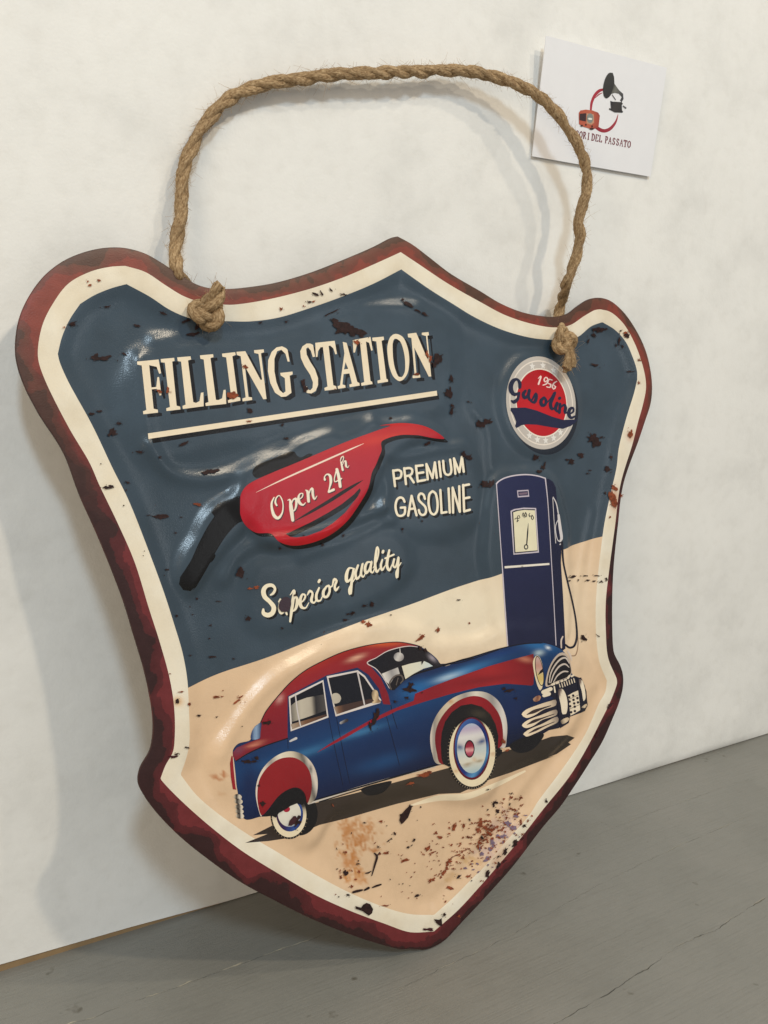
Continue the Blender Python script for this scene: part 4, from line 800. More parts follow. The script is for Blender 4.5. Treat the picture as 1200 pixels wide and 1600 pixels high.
# rear wheel under its red skirt
decal('wheel', car, ell(zM((718, 868))[0], 206 * .1417, 268 * .1417), flat((17, 16, 18)), 3.6)
decal('tyre_side', car, ell(zM((832, 858))[0], 200 * .1417, 238 * .1417), flat((20, 17, 18)), 3.3)
tr2 = []
for k in range(18):
    a = math.radians(10 + k * 9.5); c0 = np.array(zM((718 + 200 * math.cos(a), 868 + 260 * math.sin(a)))[0]); d0 = np.array([math.cos(a), math.sin(a)])
    tr2.append(stroke([tuple(c0 - d0 * 1.2) + (.9,), tuple(c0 + d0 * .8) + (.9,)], smooth=False))
decal('tyre_tread', car, tr2, flat((150, 130, 106)), 4.2)
decal('white_wall', car, ell(zM((717, 868))[0], 190 * .1417, 248 * .1417), lg(zM((700, 800))[0], zM((725, 960))[0], [(0, (60, 56, 52)), (.3, (190, 176, 150)), (.7, (238, 222, 190)), (1, (242, 226, 194))]), 4.2)
decal('wheel_ring', car, ell(zM((722, 862))[0], 148 * .1417, 190 * .1417), lg(zM((590, 800))[0], zM((850, 900))[0], [(0, (60, 28, 60)), (.5, (48, 30, 80)), (.9, (44, 80, 150)), (1, (30, 50, 110))]), 4.8)
decal('hub_cap', car, ell(zM((718, 852))[0], 128 * .1417, 148 * .1417), lg(zM((640, 760))[0], zM((800, 980))[0], [(0, (150, 146, 140)), (.3, (226, 220, 206)), (.7, (220, 214, 200)), (1, (150, 160, 176))]), 5.4)
decal('hub_centre', car, ell(zM((690, 808))[0], 5.2, 4.2, -20), flat((160, 30, 52)), 6)
decal('wheel_well', car, poly(zM((420, 885), (500, 800), (560, 700), (640, 620), (720, 575), (800, 560), (870, 600), (905, 720), (860, 760), (800, 742), (730, 770), (690, 800), (600, 850), (570, 900), (530, 880), (500, 880))), flat((16, 14, 17)), 6.2)
decal('skirt_trim', car, poly(zM((408, 890), (360, 740), (346, 600), (370, 470), (430, 350), (540, 240), (660, 178), (760, 168), (880, 210), (975, 310), (1025, 450), (1026, 600), (1000, 695), (930, 748), (900, 700), (600, 500), (420, 800)), True), lg(zM((350, 600))[0], zM((1026, 400))[0], [(0, (224, 210, 196)), (.2, (232, 218, 200)), (.35, (160, 150, 142)), (.5, (234, 222, 202)), (.7, (214, 200, 176)), (.85, (90, 84, 80)), (.93, (222, 210, 196)), (1, (200, 186, 170))], [(*zM((955, 360))[0], 3, 8, -10, (40, 36, 40), .8)]), 6.8, sub=poly(zM((425, 880), (500, 800), (560, 700), (640, 620), (720, 575), (800, 560), (870, 600), (905, 740), (700, 760)), True))
decal('skirt', car, poly(zM((412, 872), (370, 740), (366, 600), (388, 480), (462, 360), (580, 265), (680, 235), (780, 240), (880, 300), (940, 390), (965, 520), (950, 660), (915, 740), (890, 640), (850, 590), (790, 565), (700, 590), (600, 660), (520, 760), (480, 812)), True), lg(zM((450, 300))[0], zM((850, 800))[0], [(0, (146, 30, 36)), (.5, (140, 24, 30)), (1, (120, 18, 26))]), 7.6)
# rear bumper stack
for k, (x, y) in enumerate([(150, 670), (160, 720), (165, 780), (170, 830), (175, 880)]):
    decal('bumper_rib', car, ell(zM((x, y))[0], 6.4, 4.2, 8), lg(zM((x - 45, y))[0], zM((x + 45, y))[0], [(0, (226, 210, 186)), (.25, (24, 20, 26)), (.5, (60, 54, 52)), (.7, (234, 222, 204)), (1, (200, 186, 166))]), 4.2 + k * .4)
# headlamp, grille, bumper
decal('headlamp', car, poly(zI((392, 250), (420, 190), (445, 180), (470, 200), (500, 280), (515, 400), (510, 500), (495, 570), (475, 590), (450, 550), (425, 470), (400, 350)), True), flat((232, 214, 180)), 6)
decal('headlamp_rim', car, ell(zI((468, 362))[0], 46 * .1333, 178 * .1333, -9), flat((26, 20, 24)), 6.6)
decal('headlamp_glass', car, ell(zI((468, 362))[0], 38 * .1333, 168 * .1333, -9), lg(zI((455, 210))[0], zI((480, 520))[0], [(0, (206, 176, 166)), (.3, (200, 146, 132)), (.52, (214, 180, 160)), (.6, (210, 190, 130)), (.8, (214, 184, 110)), (1, (226, 206, 150))]), 7.2)
decal('headlamp_glass', car, poly(zI((448, 412), (475, 360), (510, 330), (512, 372), (480, 392))), flat((20, 14, 18)), 7.8)
decal('grille', car, poly(zI((545, 545), (552, 420), (590, 300), (650, 200), (710, 150), (765, 150), (815, 210), (835, 300), (840, 400), (700, 480)), True), flat((196, 178, 162)), 6)
decal('grille_opening', car, poly(zI((566, 530), (578, 390), (630, 265), (705, 185), (765, 182), (812, 250), (830, 400), (650, 490)), True), flat((20, 16, 22)), 6.6)
decal('grille_bar', car, [stroke(zI((582, 500, 10), (600, 390, 14), (660, 280, 18), (730, 215, 20), (775, 210, 18), (815, 270, 8))), stroke(zI((600, 500, 10), (640, 390, 16), (710, 300, 20), (770, 282, 18), (815, 320, 8))), stroke(zI((630, 495, 8), (680, 415, 16), (750, 368, 18), (800, 370, 14)))], flat((206, 192, 180)), 7.2)
decal('bumper_back', car, poly(zI((480, 600), (600, 540), (700, 500), (880, 420), (960, 450), (1020, 600), (1030, 780), (960, 850), (820, 900), (700, 1030), (560, 1060), (420, 1110), (300, 1060), (420, 800), (640, 680))), flat((24, 24, 42)), 5)
decal('grille_tooth', car, [stroke(zI((615, 522, 26), (640, 512, 28))), stroke(zI((668, 505, 24), (690, 494, 26))), stroke(zI((722, 484, 24), (738, 476, 24))), stroke(zI((765, 468, 24), (778, 462, 24))), stroke(zI((800, 446, 26), (822, 416, 22))), stroke(zI((845, 424, 24), (868, 410, 20)))] + [stroke(zI((700 + 28 * k, 515 - 11 * k, 10), (712 + 28 * k, 560 - 11 * k, 12)), smooth=False) for k in range(7)], flat((228, 212, 188)), 7.4)
decal('bumper_bracket', car, [stroke(zI((510, 610, 46), (560, 590, 46), (600, 572, 44))), stroke(zI((520, 650, 40), (580, 630, 44))), stroke(zI((640, 545, 16), (650, 610, 18)))], flat((234, 220, 196)), 7.4)
decal('indicator', car, poly(zI((390, 690), (420, 662), (470, 648), (486, 668), (470, 705), (430, 725), (400, 715)), True), lg(zI((400, 680))[0], zI((480, 700))[0], [(0, (190, 150, 120)), (.5, (120, 70, 56)), (1, (200, 150, 110))]), 7)
for pts, core in ((zI((258, 870), (300, 822), (420, 770), (600, 712), (660, 700), (662, 760), (520, 812), (400, 885), (310, 912)), zI((320, 872, 8), (400, 838, 40), (500, 800, 22), (600, 768, 10))),
                  (zI((262, 1000), (310, 950), (480, 880), (670, 818), (672, 872), (500, 935), (380, 1012), (300, 1030)), zI((320, 990, 6), (400, 952, 36), (500, 915, 18), (640, 866, 8))),
                  (zI((276, 1105), (320, 1062), (500, 980), (680, 900), (688, 952), (560, 1022), (420, 1092), (310, 1130)), zI((340, 1092, 6), (420, 1052, 28), (520, 1008, 14), (640, 958, 8)))):
    b_ = decal('bumper_bar', car, poly(pts, True), lg(np.array(pts[0]), np.array(pts[4]), [(0, (246, 226, 196)), (.4, (236, 214, 184)), (.8, (214, 194, 168)), (1, (150, 134, 120))]), 7.4)
    decal('bumper_groove', car, stroke(core), flat((58, 46, 46)), 8.2)
decal('bumper_plate', car, poly(zI((800, 650), (860, 615), (920, 590), (935, 700), (945, 820), (880, 860), (832, 885), (815, 760))), flat((232, 216, 190)), 7)
decal('bumper_dot', car, [ell(zI((x, y))[0], 2.0, 2.0) for x, y in ((815, 670), (862, 650), (820, 720), (866, 700), (912, 680), (826, 775), (874, 742), (918, 730), (838, 845), (882, 832), (880, 780))] + [stroke(zI((800, 700, 5), (930, 640, 5)), smooth=False), stroke(zI((815, 810, 5), (940, 755, 5)), smooth=False)], flat((44, 36, 40)), 7.8)
for pts, lens, foot in ((zI((668, 560), (730, 552), (780, 600), (812, 700), (818, 800), (800, 890), (824, 905), (810, 970), (710, 1032), (695, 900), (672, 740)), zI((690, 575), (735, 572), (775, 640), (796, 760), (776, 866), (740, 870), (716, 760)), zI((712, 950), (800, 905), (820, 920), (800, 950), (730, 985))),
                        (zI((905, 445), (955, 438), (1000, 540), (1022, 680), (1032, 760), (1000, 830), (950, 852), (942, 780), (925, 620)), zI((928, 452), (960, 462), (995, 560), (1004, 690), (985, 716), (962, 600)), zI((955, 790), (1020, 745), (1026, 762), (1000, 795)))):
    decal('bumper_guard', car, poly(pts, False), flat((22, 22, 40)), 8.4)
    decal('bumper_guard_face', car, poly(lens, True), lg(np.array(lens[0]), np.array(lens[0]) + [12, 4], [(0, (70, 56, 56)), (.35, (130, 112, 104)), (.5, (238, 224, 200)), (1, (240, 226, 202))]), 9)
    decal('bumper_guard_foot', car, poly(foot, True), lg(np.array(foot[0]), np.array(foot[2]), [(0, (90, 76, 66)), (.5, (226, 204, 172)), (1, (200, 176, 146))]), 9)

# ------------------------------------------------------------------ chips and rust where the paint has come away
def splat(x, y, rx, ry, ang=0, n=15, jag=.5):
    a0 = math.radians(ang); pts = []; big = max(rx, ry) > 1.6
    if not big: n = 8
    for k in range(n):
        t = 2 * math.pi * k / n + rng.uniform(-.15, .15); r = 1 + rng.uniform(-jag, jag)
        u, v = rx * r * math.cos(t), ry * r * math.sin(t)
        pts.append((x + u * math.cos(a0) - v * math.sin(a0), y + u * math.sin(a0) + v * math.cos(a0)))
    if big and rng.random() < .8:
        for k in range(rng.randrange(1, 5)):
            t = rng.uniform(0, 6.28); q = rng.uniform(1.2, 2.1); r = rng.uniform(.35, .9)
            EXTRA.append(poly([(x + rx * q * math.cos(t) + r * math.cos(j * 1.26) * rng.uniform(.6, 1.6), y + ry * q * math.sin(t) + r * math.sin(j * 1.26) * rng.uniform(.5, 1.3)) for j in range(5)], False, 4))
    return poly(pts, True, 1.6)
EXTRA = []
def zs(z, s, *items): return [splat(*z((i[0], i[1]))[0], i[2] * s * .82, i[3] * s * .82, *(i[4:] or (0,))) for i in items]
DK = []
DK += zs(zR1, 1 / 3, (480, 660, 56, 14, -4), (445, 655, 26, 16), (640, 508, 20, 6, 15), (580, 640, 16, 5, 30), (335, 500, 26, 10, -20), (870, 485, 30, 8, -15), (930, 505, 20, 30, 20), (900, 550, 40, 10, -8), (760, 450, 20, 6, 20), (340, 505, 16, 7), (500, 420, 20, 5), (865, 1060, 26, 6, -30), (650, 1100, 18, 6, 10), (430, 920, 14, 8), (525, 1005, 20, 24, 50), (465, 908, 16, 6), (555, 965, 12, 6))
DK += zs(zR2, 1 / 3, (560, 515, 62, 36, 8), (520, 490, 28, 12, 20), (600, 530, 50, 28, 12), (640, 545, 34, 16, 10), (860, 408, 34, 8, 30), (905, 437, 22, 6, 25), (940, 455, 18, 7, 30), (835, 385, 8, 5), (1000, 660, 18, 26, 10), (985, 690, 14, 14), (1018, 645, 14, 3, -30), (1060, 752, 8, 15), (1045, 825, 16, 22), (1065, 905, 10, 14), (1195, 968, 14, 18), (368, 775, 12, 22), (380, 800, 12, 18), (560, 362, 22, 5, 15), (425, 360, 24, 6, 20), (400, 395, 12, 5), (455, 355, 20, 4, 60), (500, 340, 14, 5, 40), (165, 495, 10, 5), (290, 490, 8, 6), (120, 905, 20, 12), (505, 445, 40, 4, -25), (955, 1060, 16, 6, -30), (1120, 1110, 10, 16), (780, 940, 10, 5))
DK += zs(zR3, 1 / 3, (150, 790, 22, 18), (180, 778, 26, 18, -20), (675, 855, 26, 28), (690, 875, 20, 26), (715, 850, 14, 4, -30), (575, 965, 18, 16), (555, 955, 10, 5), (622, 932, 16, 14), (408, 945, 16, 16), (745, 1000, 18, 18), (425, 1010, 14, 10), (448, 980, 6, 16, 20), (688, 512, 26, 8, 8), (850, 543, 18, 4), (700, 345, 28, 14), (680, 372, 16, 9, 60), (655, 400, 6, 16, 20), (735, 345, 14, 4, -10), (838, 375, 16, 12), (800, 398, 6, 26, 15), (815, 425, 5, 10), (785, 420, 4, 10, 20), (805, 352, 6, 5), (15, 575, 8, 14), (8, 640, 10, 26), (15, 700, 9, 10), (12, 738, 8, 10), (762, 942, 8, 10), (660, 1005, 6, 3), (735, 1110, 6, 6), (95, 685, 8, 3), (95, 940, 14, 10), (170, 1075, 26, 10, 10), (205, 1065, 14, 18, 30), (650, 1020, 8, 3))
DK += zs(zR4, 1 / 3, (245, 292, 28, 12, -8), (280, 288, 26, 10, -10), (410, 770, 20, 14, -30), (440, 978, 12, 12), (930, 952, 16, 9, -15), (910, 958, 10, 4), (1020, 915, 12, 11), (985, 918, 14, 4), (895, 985, 14, 6), (600, 1025, 8, 5), (105, 965, 6, 7), (265, 1158, 16, 4), (200, 885, 7, 4), (600, 72, 10, 6), (620, 135, 10, 6), (790, 635, 8, 7), (590, 650, 8, 6), (140, 160, 26, 7, -25), (888, 590, 6, 6), (60, 750, 10, 5), (25, 500, 30, 10), (265, 1010, 6, 4), (180, 960, 5, 4), (700, 590, 6, 4), (660, 870, 6, 6))
DK += zs(zR5, 1 / 3, (490, 268, 12, 10), (510, 285, 18, 10, 30), (525, 290, 10, 5, -40), (590, 405, 20, 14, 20), (615, 408, 12, 18), (325, 215, 16, 5, -30), (310, 222, 6, 4), (203, 622, 7, 7), (295, 582, 5, 5), (62, 970, 12, 13), (28, 980, 12, 4), (468, 952, 10, 3), (1055, 1132, 20, 13, 35), (1005, 842, 16, 5, -15), (985, 862, 8, 4), (1028, 858, 5, 6), (1060, 838, 14, 3), (1115, 838, 16, 3), (1072, 860, 10, 4), (1100, 864, 12, 4), (1135, 866, 10, 5), (1160, 855, 5, 8), (1120, 1120, 14, 3, 40), (150, 1022, 5, 4), (860, 330, 12, 10), (845, 350, 14, 6))
DK += zs(zL2, .25, (625, 862, 13, 20), (750, 225, 7, 6), (705, 270, 6, 5), (622, 330, 8, 8), (825, 470, 6, 6), (885, 238, 16, 4), (705, 575, 8, 6), (845, 585, 26, 5), (980, 597, 8, 4), (1070, 342, 14, 14), (690, 1152, 16, 5, 10), (760, 950, 14, 7), (870, 960, 8, 6), (1030, 1018, 7, 4), (620, 1192, 14, 8), (545, 75, 5, 5), (1025, 60, 30, 34, -20))
DK += zs(zL1, .25, (795, 455, 20, 5, 20), (870, 268, 18, 9), (995, 300, 10, 8), (1135, 215, 24, 7, -30), (925, 660, 22, 4), (1010, 670, 48, 14), (1130, 672, 14, 4), (785, 505, 6, 6), (1095, 770, 12, 5), (708, 150, 26, 12), (660, 485, 24, 10, -5), (690, 482, 30, 12, -6), (900, 884, 5, 5), (892, 912, 5, 4), (628, 338, 5, 4), (1050, 1000, 7, 6), (770, 600, 5, 5), (740, 90, 14, 6))
DK += [poly(zP3((620, 190), (640, 186), (680, 140), (705, 118), (718, 90), (722, 112), (738, 108), (722, 165), (700, 222), (655, 272), (638, 284), (618, 246), (626, 215))), poly(zP3((205, 1050), (260, 1066), (280, 1036), (310, 1020), (345, 1032), (372, 1080), (362, 1118), (332, 1140), (305, 1120), (270, 1096), (210, 1076))), stroke(zP3((385, 555, 12), (408, 582, 20), (390, 660, 18), (360, 765, 8))), stroke(zP3((408, 580, 10), (436, 545, 8))),
       stroke(zP3((185, 920, 20), (230, 908, 24), (270, 900, 16))), stroke(zP3((292, 900, 16), (330, 880, 24))), stroke(zP3((365, 876, 10), (400, 862, 18), (446, 848, 14))), stroke(zP3((300, 742, 8), (330, 738, 14), (352, 724, 8))), poly(zB3((148, 942), (180, 946), (196, 936), (200, 985), (182, 982), (165, 968)))]
DK += zs(zP3, 1 / 6, (115, 745, 26, 34, 20), (138, 948, 22, 12), (50, 962, 10, 8), (785, 955, 26, 11, -18), (235, 655, 18, 8), (575, 375, 18, 14, 45), (515, 440, 18, 9, -30), (540, 420, 16, 5, -35), (755, 432, 18, 14), (695, 500, 16, 9, -20), (735, 480, 14, 6, -40), (818, 122, 8, 10), (785, 248, 8, 8), (420, 495, 12, 9), (235, 625, 8, 8), (532, 800, 7, 8), (615, 845, 6, 6), (650, 842, 10, 5), (715, 860, 7, 5), (500, 298, 6, 6), (1040, 1130, 14, 20, -40), (290, 270, 14, 8), (30, 512, 6, 16), (35, 702, 10, 7), (170, 365, 6, 10))
DK += zs(zP4, .15, (540, 232, 11, 12), (350, 332, 11, 14), (545, 22, 14, 9), (790, 60, 16, 9, -30), (768, 180, 10, 16, 30), (640, 250, 26, 22, 20), (625, 155, 30, 18, 10), (600, 180, 18, 22), (1152, 140, 8, 20, -30), (238, 925, 34, 16, -40), (920, 400, 20, 20), (372, 972, 8, 8), (540, 905, 22, 52, 18), (655, 810, 24, 42, 22), (720, 665, 26, 46, 20), (825, 590, 26, 56, 20), (480, 520, 26, 18, 20), (650, 720, 18, 12, -20))
DK += zs(zB3, .25, (850, 205, 7, 14, -30), (212, 912, 10, 14, -30), (40, 797, 20, 8, -15), (5, 245, 6, 16))
DK += zs(zI, .1333, (110, 590, 60, 16, -10), (50, 565, 26, 18), (185, 680, 16, 12)); DK += zs(zM, .1417, (320, 280, 80, 12, 0), (360, 245, 34, 20, 40), (420, 740, 34, 30), (375, 545, 20, 10)); DK += zs(zK, .1333, (560, 650, 60, 18, -5), (600, 600, 30, 40, 20), (720, 165, 30, 24), (780, 190, 34, 20, 35), (740, 340, 10, 28, 15), (560, 750, 24, 20), (740, 690, 14, 8), (420, 795, 18, 14)); DK += zs(zR6, .2833, (870, 490, 20, 50, 20), (840, 540, 12, 26), (1060, 350, 40, 12), (430, 1070, 26, 34, 25), (160, 740, 30, 10), (270, 525, 30, 12))
DK += EXTRA; EXTRA.clear()
chips = decal('paint_chips', sign, DK, lambda q: lin((46, 27, 27)) * (.45 + .9 * fbm(q[:, 0] * .3, q[:, 1] * .3, 2))[:, None], 14, mat=CHIP); tag(chips, kind='stuff'); chips['label'] = 'dark brown chips in the paint'
RS = []
def trail(path, dens=1.0):
    P = resample(crom(path, False, 1.0), 1.0, False); out = []
    for x, y, w in P[::max(1, int(2 / dens))]:
        if rng.random() < .8: out.append(splat(x + rng.gauss(0, w * .25), y + rng.gauss(0, w * .25), rng.uniform(.3, .62) * w, rng.uniform(.22, .5) * w, rng.uniform(0, 180), 8))
    return out
RS += zs(zP3, 1 / 6, (445, 255, 24, 10, -20), (500, 555, 34, 16, -10), (440, 560, 14, 10), (675, 622, 42, 16, -20), (885, 515, 24, 34, 10), (935, 548, 30, 8, -20), (965, 368, 16, 18, 40), (1000, 408, 30, 14, 15), (1130, 320, 18, 40, 10), (1085, 372, 16, 10), (480, 1045, 36, 10), (1090, 882, 40, 14, 15), (70, 780, 14, 20), (115, 545, 14, 14), (205, 800, 14, 8), (65, 720, 8, 14), (170, 870, 14, 18))
RS += [q for t_ in (trail(zP3((895, 835, 14), (930, 795, 26), (1000, 785, 22), (1050, 720, 34), (1080, 650, 36), (1110, 600, 14), (1160, 572, 12), (1200, 560, 10))), trail(zP3((945, 770, 12), (1010, 750, 18), (1060, 700, 16))), trail(zP3((1112, 538, 9), (1200, 545, 9)))) for q in t_]
RS += zs(zP4, .15, (190, 415, 22, 40, 10), (140, 420, 10, 14), (195, 380, 30, 6, -45), (290, 405, 18, 28), (345, 425, 10, 6), (45, 515, 26, 14, 20), (710, 122, 16, 12), (785, 105, 22, 18), (828, 120, 14, 8), (890, 105, 20, 18), (705, 248, 20, 6), (760, 250, 10, 5), (550, 285, 18, 8), (960, 345, 14, 18), (885, 355, 14, 24), (150, 1045, 36, 14, 15), (340, 925, 34, 12, -15), (265, 845, 12, 10))
RS += [q for t_ in (trail(zP4((165, 662, 10), (250, 668, 12), (290, 700, 18), (270, 735, 14), (245, 700, 14), (190, 715, 12), (140, 755, 16))), trail(zP4((270, 632, 8), (340, 642, 12), (370, 680, 18), (330, 680, 12))), trail(zP4((365, 545, 8), (460, 545, 10))), trail(zP4((430, 370, 20), (500, 355, 22), (570, 348, 14))), trail(zP4((500, 360, 14), (560, 400, 20), (620, 410, 12), (700, 395, 10))), trail(zP4((640, 345, 8), (700, 345, 10), (780, 320, 10), (860, 300, 10)))) for q in t_]
RS += zs(zP4, .15, (460, 385, 30, 20), (440, 440, 24, 30), (470, 400, 40, 14), (530, 430, 44, 24, 20), (590, 440, 36, 20), (490, 490, 26, 14), (460, 580, 26, 24), (545, 470, 22, 20), (575, 495, 22, 14), (440, 620, 16, 30))
for k in range(120):
    x, y = rng.gauss(770, 26), 0; y = 1300 + (770 - x) * .55 + rng.gauss(0, 20)
    RS.append(splat(x, y, rng.uniform(.8, 2.6), rng.uniform(.6, 1.8), rng.uniform(-60, 60), 8))
for k in range(70):
    x, y = rng.gauss(680, 60), rng.gauss(1345, 38)
    RS.append(splat(x, y, rng.uniform(.6, 2.2), rng.uniform(.5, 1.4), rng.uniform(-60, 60), 7))
RS += zs(zL2, .25, (650, 802, 26, 5, -8), (700, 880, 14, 9), (870, 835, 20, 10), (905, 832, 14, 5), (1000, 862, 30, 7, -32), (1020, 835, 18, 6, -30), (910, 795, 5, 5), (580, 690, 8, 4)); RS += zs(zR5, 1 / 3, (45, 1065, 20, 14), (20, 1055, 12, 8), (290, 1130, 16, 9, -30), (300, 1122, 8, 8), (372, 1090, 8, 14), (518, 1060, 5, 5), (1185, 470, 16, 40, 5)); RS += zs(zR1, 1 / 3, (420, 318, 10, 6), (410, 300, 6, 5), (462, 295, 12, 7, 20), (1090, 835, 26, 24), (1148, 700, 12, 10), (745, 815, 14, 8, 40), (785, 810, 10, 16), (300, 515, 8, 4)); RS += zs(zR2, 1 / 3, (265, 430, 10, 10), (415, 395, 8, 5), (370, 415, 5, 6), (620, 585, 18, 12), (950, 640, 8, 22), (965, 660, 8, 20), (900, 735, 16, 8), (115, 955, 16, 5), (35, 835, 20, 20)); RS += zs(zB, .216667, (540, 160, 24, 16), (380, 500, 8, 4)); RS += zs(zS, .4375, (240, 520, 10, 14), (182, 770, 10, 22), (182, 715, 14, 8, 30), (222, 165, 10, 9), (235, 155, 5, 4), (272, 258, 9, 4), (268, 340, 4, 8), (205, 742, 6, 6), (165, 818, 4, 4)); RS += zs(zJ, .1333, (940, 665, 26, 34), (80, 1020, 30, 18), (30, 1040, 30, 16), (985, 765, 30, 12, -12)); RS += zs(zR6, .2833, (1130, 815, 40, 14, -10), (1060, 860, 30, 10, -20), (1100, 70, 18, 6, -30), (1125, 50, 10, 10)); RS += zs(zR4, 1 / 3, (205, 445, 26, 8, 10), (480, 832, 16, 8), (450, 838, 16, 5))
RS += EXTRA; EXTRA.clear()
rust = decal('rust_spots', sign, RS, lambda q: (lin((128, 66, 40))[None] * (.5 + 1.1 * fbm(q[:, 0] * .16, q[:, 1] * .16, 3))[:, None]), 13, mat=CHIP); tag(rust, kind='stuff'); rust['label'] = 'reddish rust spots'
BT = zs(zB4, .1875, (605, 752, 26, 22, -50), (585, 775, 14, 16), (500, 985, 26, 16, -50), (484, 1010, 12, 22)) + zs(zR8, .4667, (150, 90, 18, 6, -10), (1000, 668, 20, 6)) + zs(zB3, .25, (700, 440, 14, 8, -45), (590, 580, 22, 8, -45))
bites = decal('rim_bites', sign, BT, flat((60, 20, 24)), 12.8); tag(bites, kind='stuff')
PU = zs(zP4, .15, (840, 300, 34, 20), (760, 380, 30, 34, 20), (800, 425, 46, 30), (720, 370, 20, 20), (690, 510, 44, 24, -15), (640, 500, 20, 18), (585, 570, 24, 40), (570, 640, 28, 22), (600, 610, 18, 26), (540, 740, 24, 26), (515, 765, 26, 16), (480, 690, 20, 30), (460, 640, 16, 26), (700, 570, 14, 14), (745, 515, 12, 8), (820, 475, 14, 12), (840, 245, 14, 6), (310, 840, 26, 14, 20), (390, 855, 20, 9), (435, 795, 18, 14), (380, 795, 10, 9), (445, 880, 26, 9, -30), (545, 805, 16, 9), (590, 830, 12, 8), (870, 515, 10, 8), (770, 600, 10, 8), (935, 290, 26, 6))
purple = decal('bare_patches', sign, PU, lambda q: (lin((116, 96, 116))[None] * (.7 + .6 * fbm(q[:, 0] * .2, q[:, 1] * .2, 2))[:, None]), 12.6); tag(purple, kind='stuff')
decal('letter_chip', sq, poly(zE((172, 540), (180, 500), (205, 470), (235, 462), (262, 478), (270, 520), (250, 570), (215, 580), (185, 568)), True), flat((58, 42, 52)), 15)
decal('hub_chip', car, poly(zM((702, 985), (715, 930), (760, 878), (785, 878), (800, 905), (770, 960), (740, 985))), flat((62, 28, 34)), 15)
#PART3
# ------------------------------------------------------------------ hemp rope with two knots
def rope_material():
    m, nt, b = new_mat('jute')
    uv = N(nt, 'ShaderNodeUVMap'); mp = N(nt, 'ShaderNodeMapping'); mp.inputs['Scale'].default_value = (130, 9, 1); L(nt, uv.outputs[0], mp.inputs['Vector'])
    n = N(nt, 'ShaderNodeTexNoise', i_Scale=1.6, i_Detail=6.0, i_Roughness=.65, i_Distortion=.6); L(nt, mp.outputs[0], n.inputs['Vector'])
    r = ramp(nt, [(.25, lin((84, 64, 42))), (.42, lin((144, 117, 85))), (.6, lin((188, 162, 126))), (.8, lin((214, 190, 154)))]); L(nt, n.outputs['Fac'], r.inputs[0])
    tc = N(nt, 'ShaderNodeTexCoord'); n2 = N(nt, 'ShaderNodeTexNoise', i_Scale=90.0, i_Detail=3.0); L(nt, tc.outputs['Object'], n2.inputs['Vector'])
    r2 = ramp(nt, [(.3, (.74, .72, .70)), (.65, (1.05, 1.03, 1.0))]); L(nt, n2.outputs['Fac'], r2.inputs[0])
    mx = N(nt, 'ShaderNodeMix', data_type='RGBA', blend_type='MULTIPLY'); mx.inputs[0].default_value = .9; L(nt, r.outputs[0], mx.inputs[6]); L(nt, r2.outputs[0], mx.inputs[7])
    L(nt, mx.outputs[2], b.inputs['Base Color']); b.inputs['Roughness'].default_value = .85; b.inputs['Specular IOR Level'].default_value = .2
    bp = N(nt, 'ShaderNodeBump', i_Strength=.9, i_Distance=.0006); L(nt, n.outputs['Fac'], bp.inputs['Height']); L(nt, bp.outputs[0], b.inputs['Normal'])
    return m
JUTE = rope_material()
INV = np.array(sign.matrix_world.inverted())
def frames(P):
    T = np.gradient(P, axis=0); T /= np.linalg.norm(T, axis=1)[:, None]
    n = np.cross(T[0], [0.3, 1, .2]); n /= np.linalg.norm(n); Ns = [n]
    for i in range(1, len(P)):
        n = Ns[-1] - T[i] * (Ns[-1] @ T[i]); Ns.append(n / np.linalg.norm(n))
    Ns = np.array(Ns); return T, Ns, np.cross(T, Ns)
def tube(P, rad, sides=10):
    T, Nn, Bn = frames(P); n = len(P); a = np.linspace(0, 2 * np.pi, sides, endpoint=False)
    V = P[:, None] + (Nn[:, None] * np.cos(a)[None, :, None] + Bn[:, None] * np.sin(a)[None, :, None]) * np.asarray(rad).reshape(n, -1, 1)
    V = V.reshape(-1, 3); F = []; UV = []
    s = np.concatenate([[0], np.cumsum(np.linalg.norm(np.diff(P, axis=0), axis=1))])
    for i in range(n - 1):
        for j in range(sides):
            k = (j + 1) % sides; F.append((i * sides + j, i * sides + k, (i + 1) * sides + k, (i + 1) * sides + j))
            UV += [(s[i] * 3, j / sides), (s[i] * 3, (j + 1) / sides), (s[i + 1] * 3, (j + 1) / sides), (s[i + 1] * 3, j / sides)]
    c0, c1 = len(V), len(V) + 1; V = np.vstack([V, P[:1], P[-1:]])
    for j in range(sides):
        k = (j + 1) % sides; F.append((c0, k, j)); UV += [(0, 0)] * 3; F.append((c1, (n - 1) * sides + j, (n - 1) * sides + k)); UV += [(s[-1] * 3, 0)] * 3
    return V, F, UV
def tubes_obj(name, tubes, parent, local=True):
    V, F, UV = [], [], []; b = 0
    for v, f, u in tubes: V.append(v); F += [tuple(i + b for i in q) for q in f]; UV += u; b += len(v)
    V = np.vstack(V)
    if local: V = np.hstack([V, np.ones((len(V), 1))]) @ INV.T; V = V[:, :3]
    o = mesh_obj(name, V, F, JUTE, parent); l = o.data.uv_layers.new(name='UVMap'); l.data.foreach_set('uv', np.array(UV, np.float32).ravel())
    return o
def smooth3(P, n):
    s = np.concatenate([[0], np.cumsum(np.linalg.norm(np.diff(P, axis=0), axis=1))])
    C = crom3(P, 12); s = np.concatenate([[0], np.cumsum(np.linalg.norm(np.diff(C, axis=0), axis=1))]); t = np.linspace(0, s[-1], n)
    return np.stack([np.interp(t, s, C[:, k]) for k in range(3)], 1), s[-1]
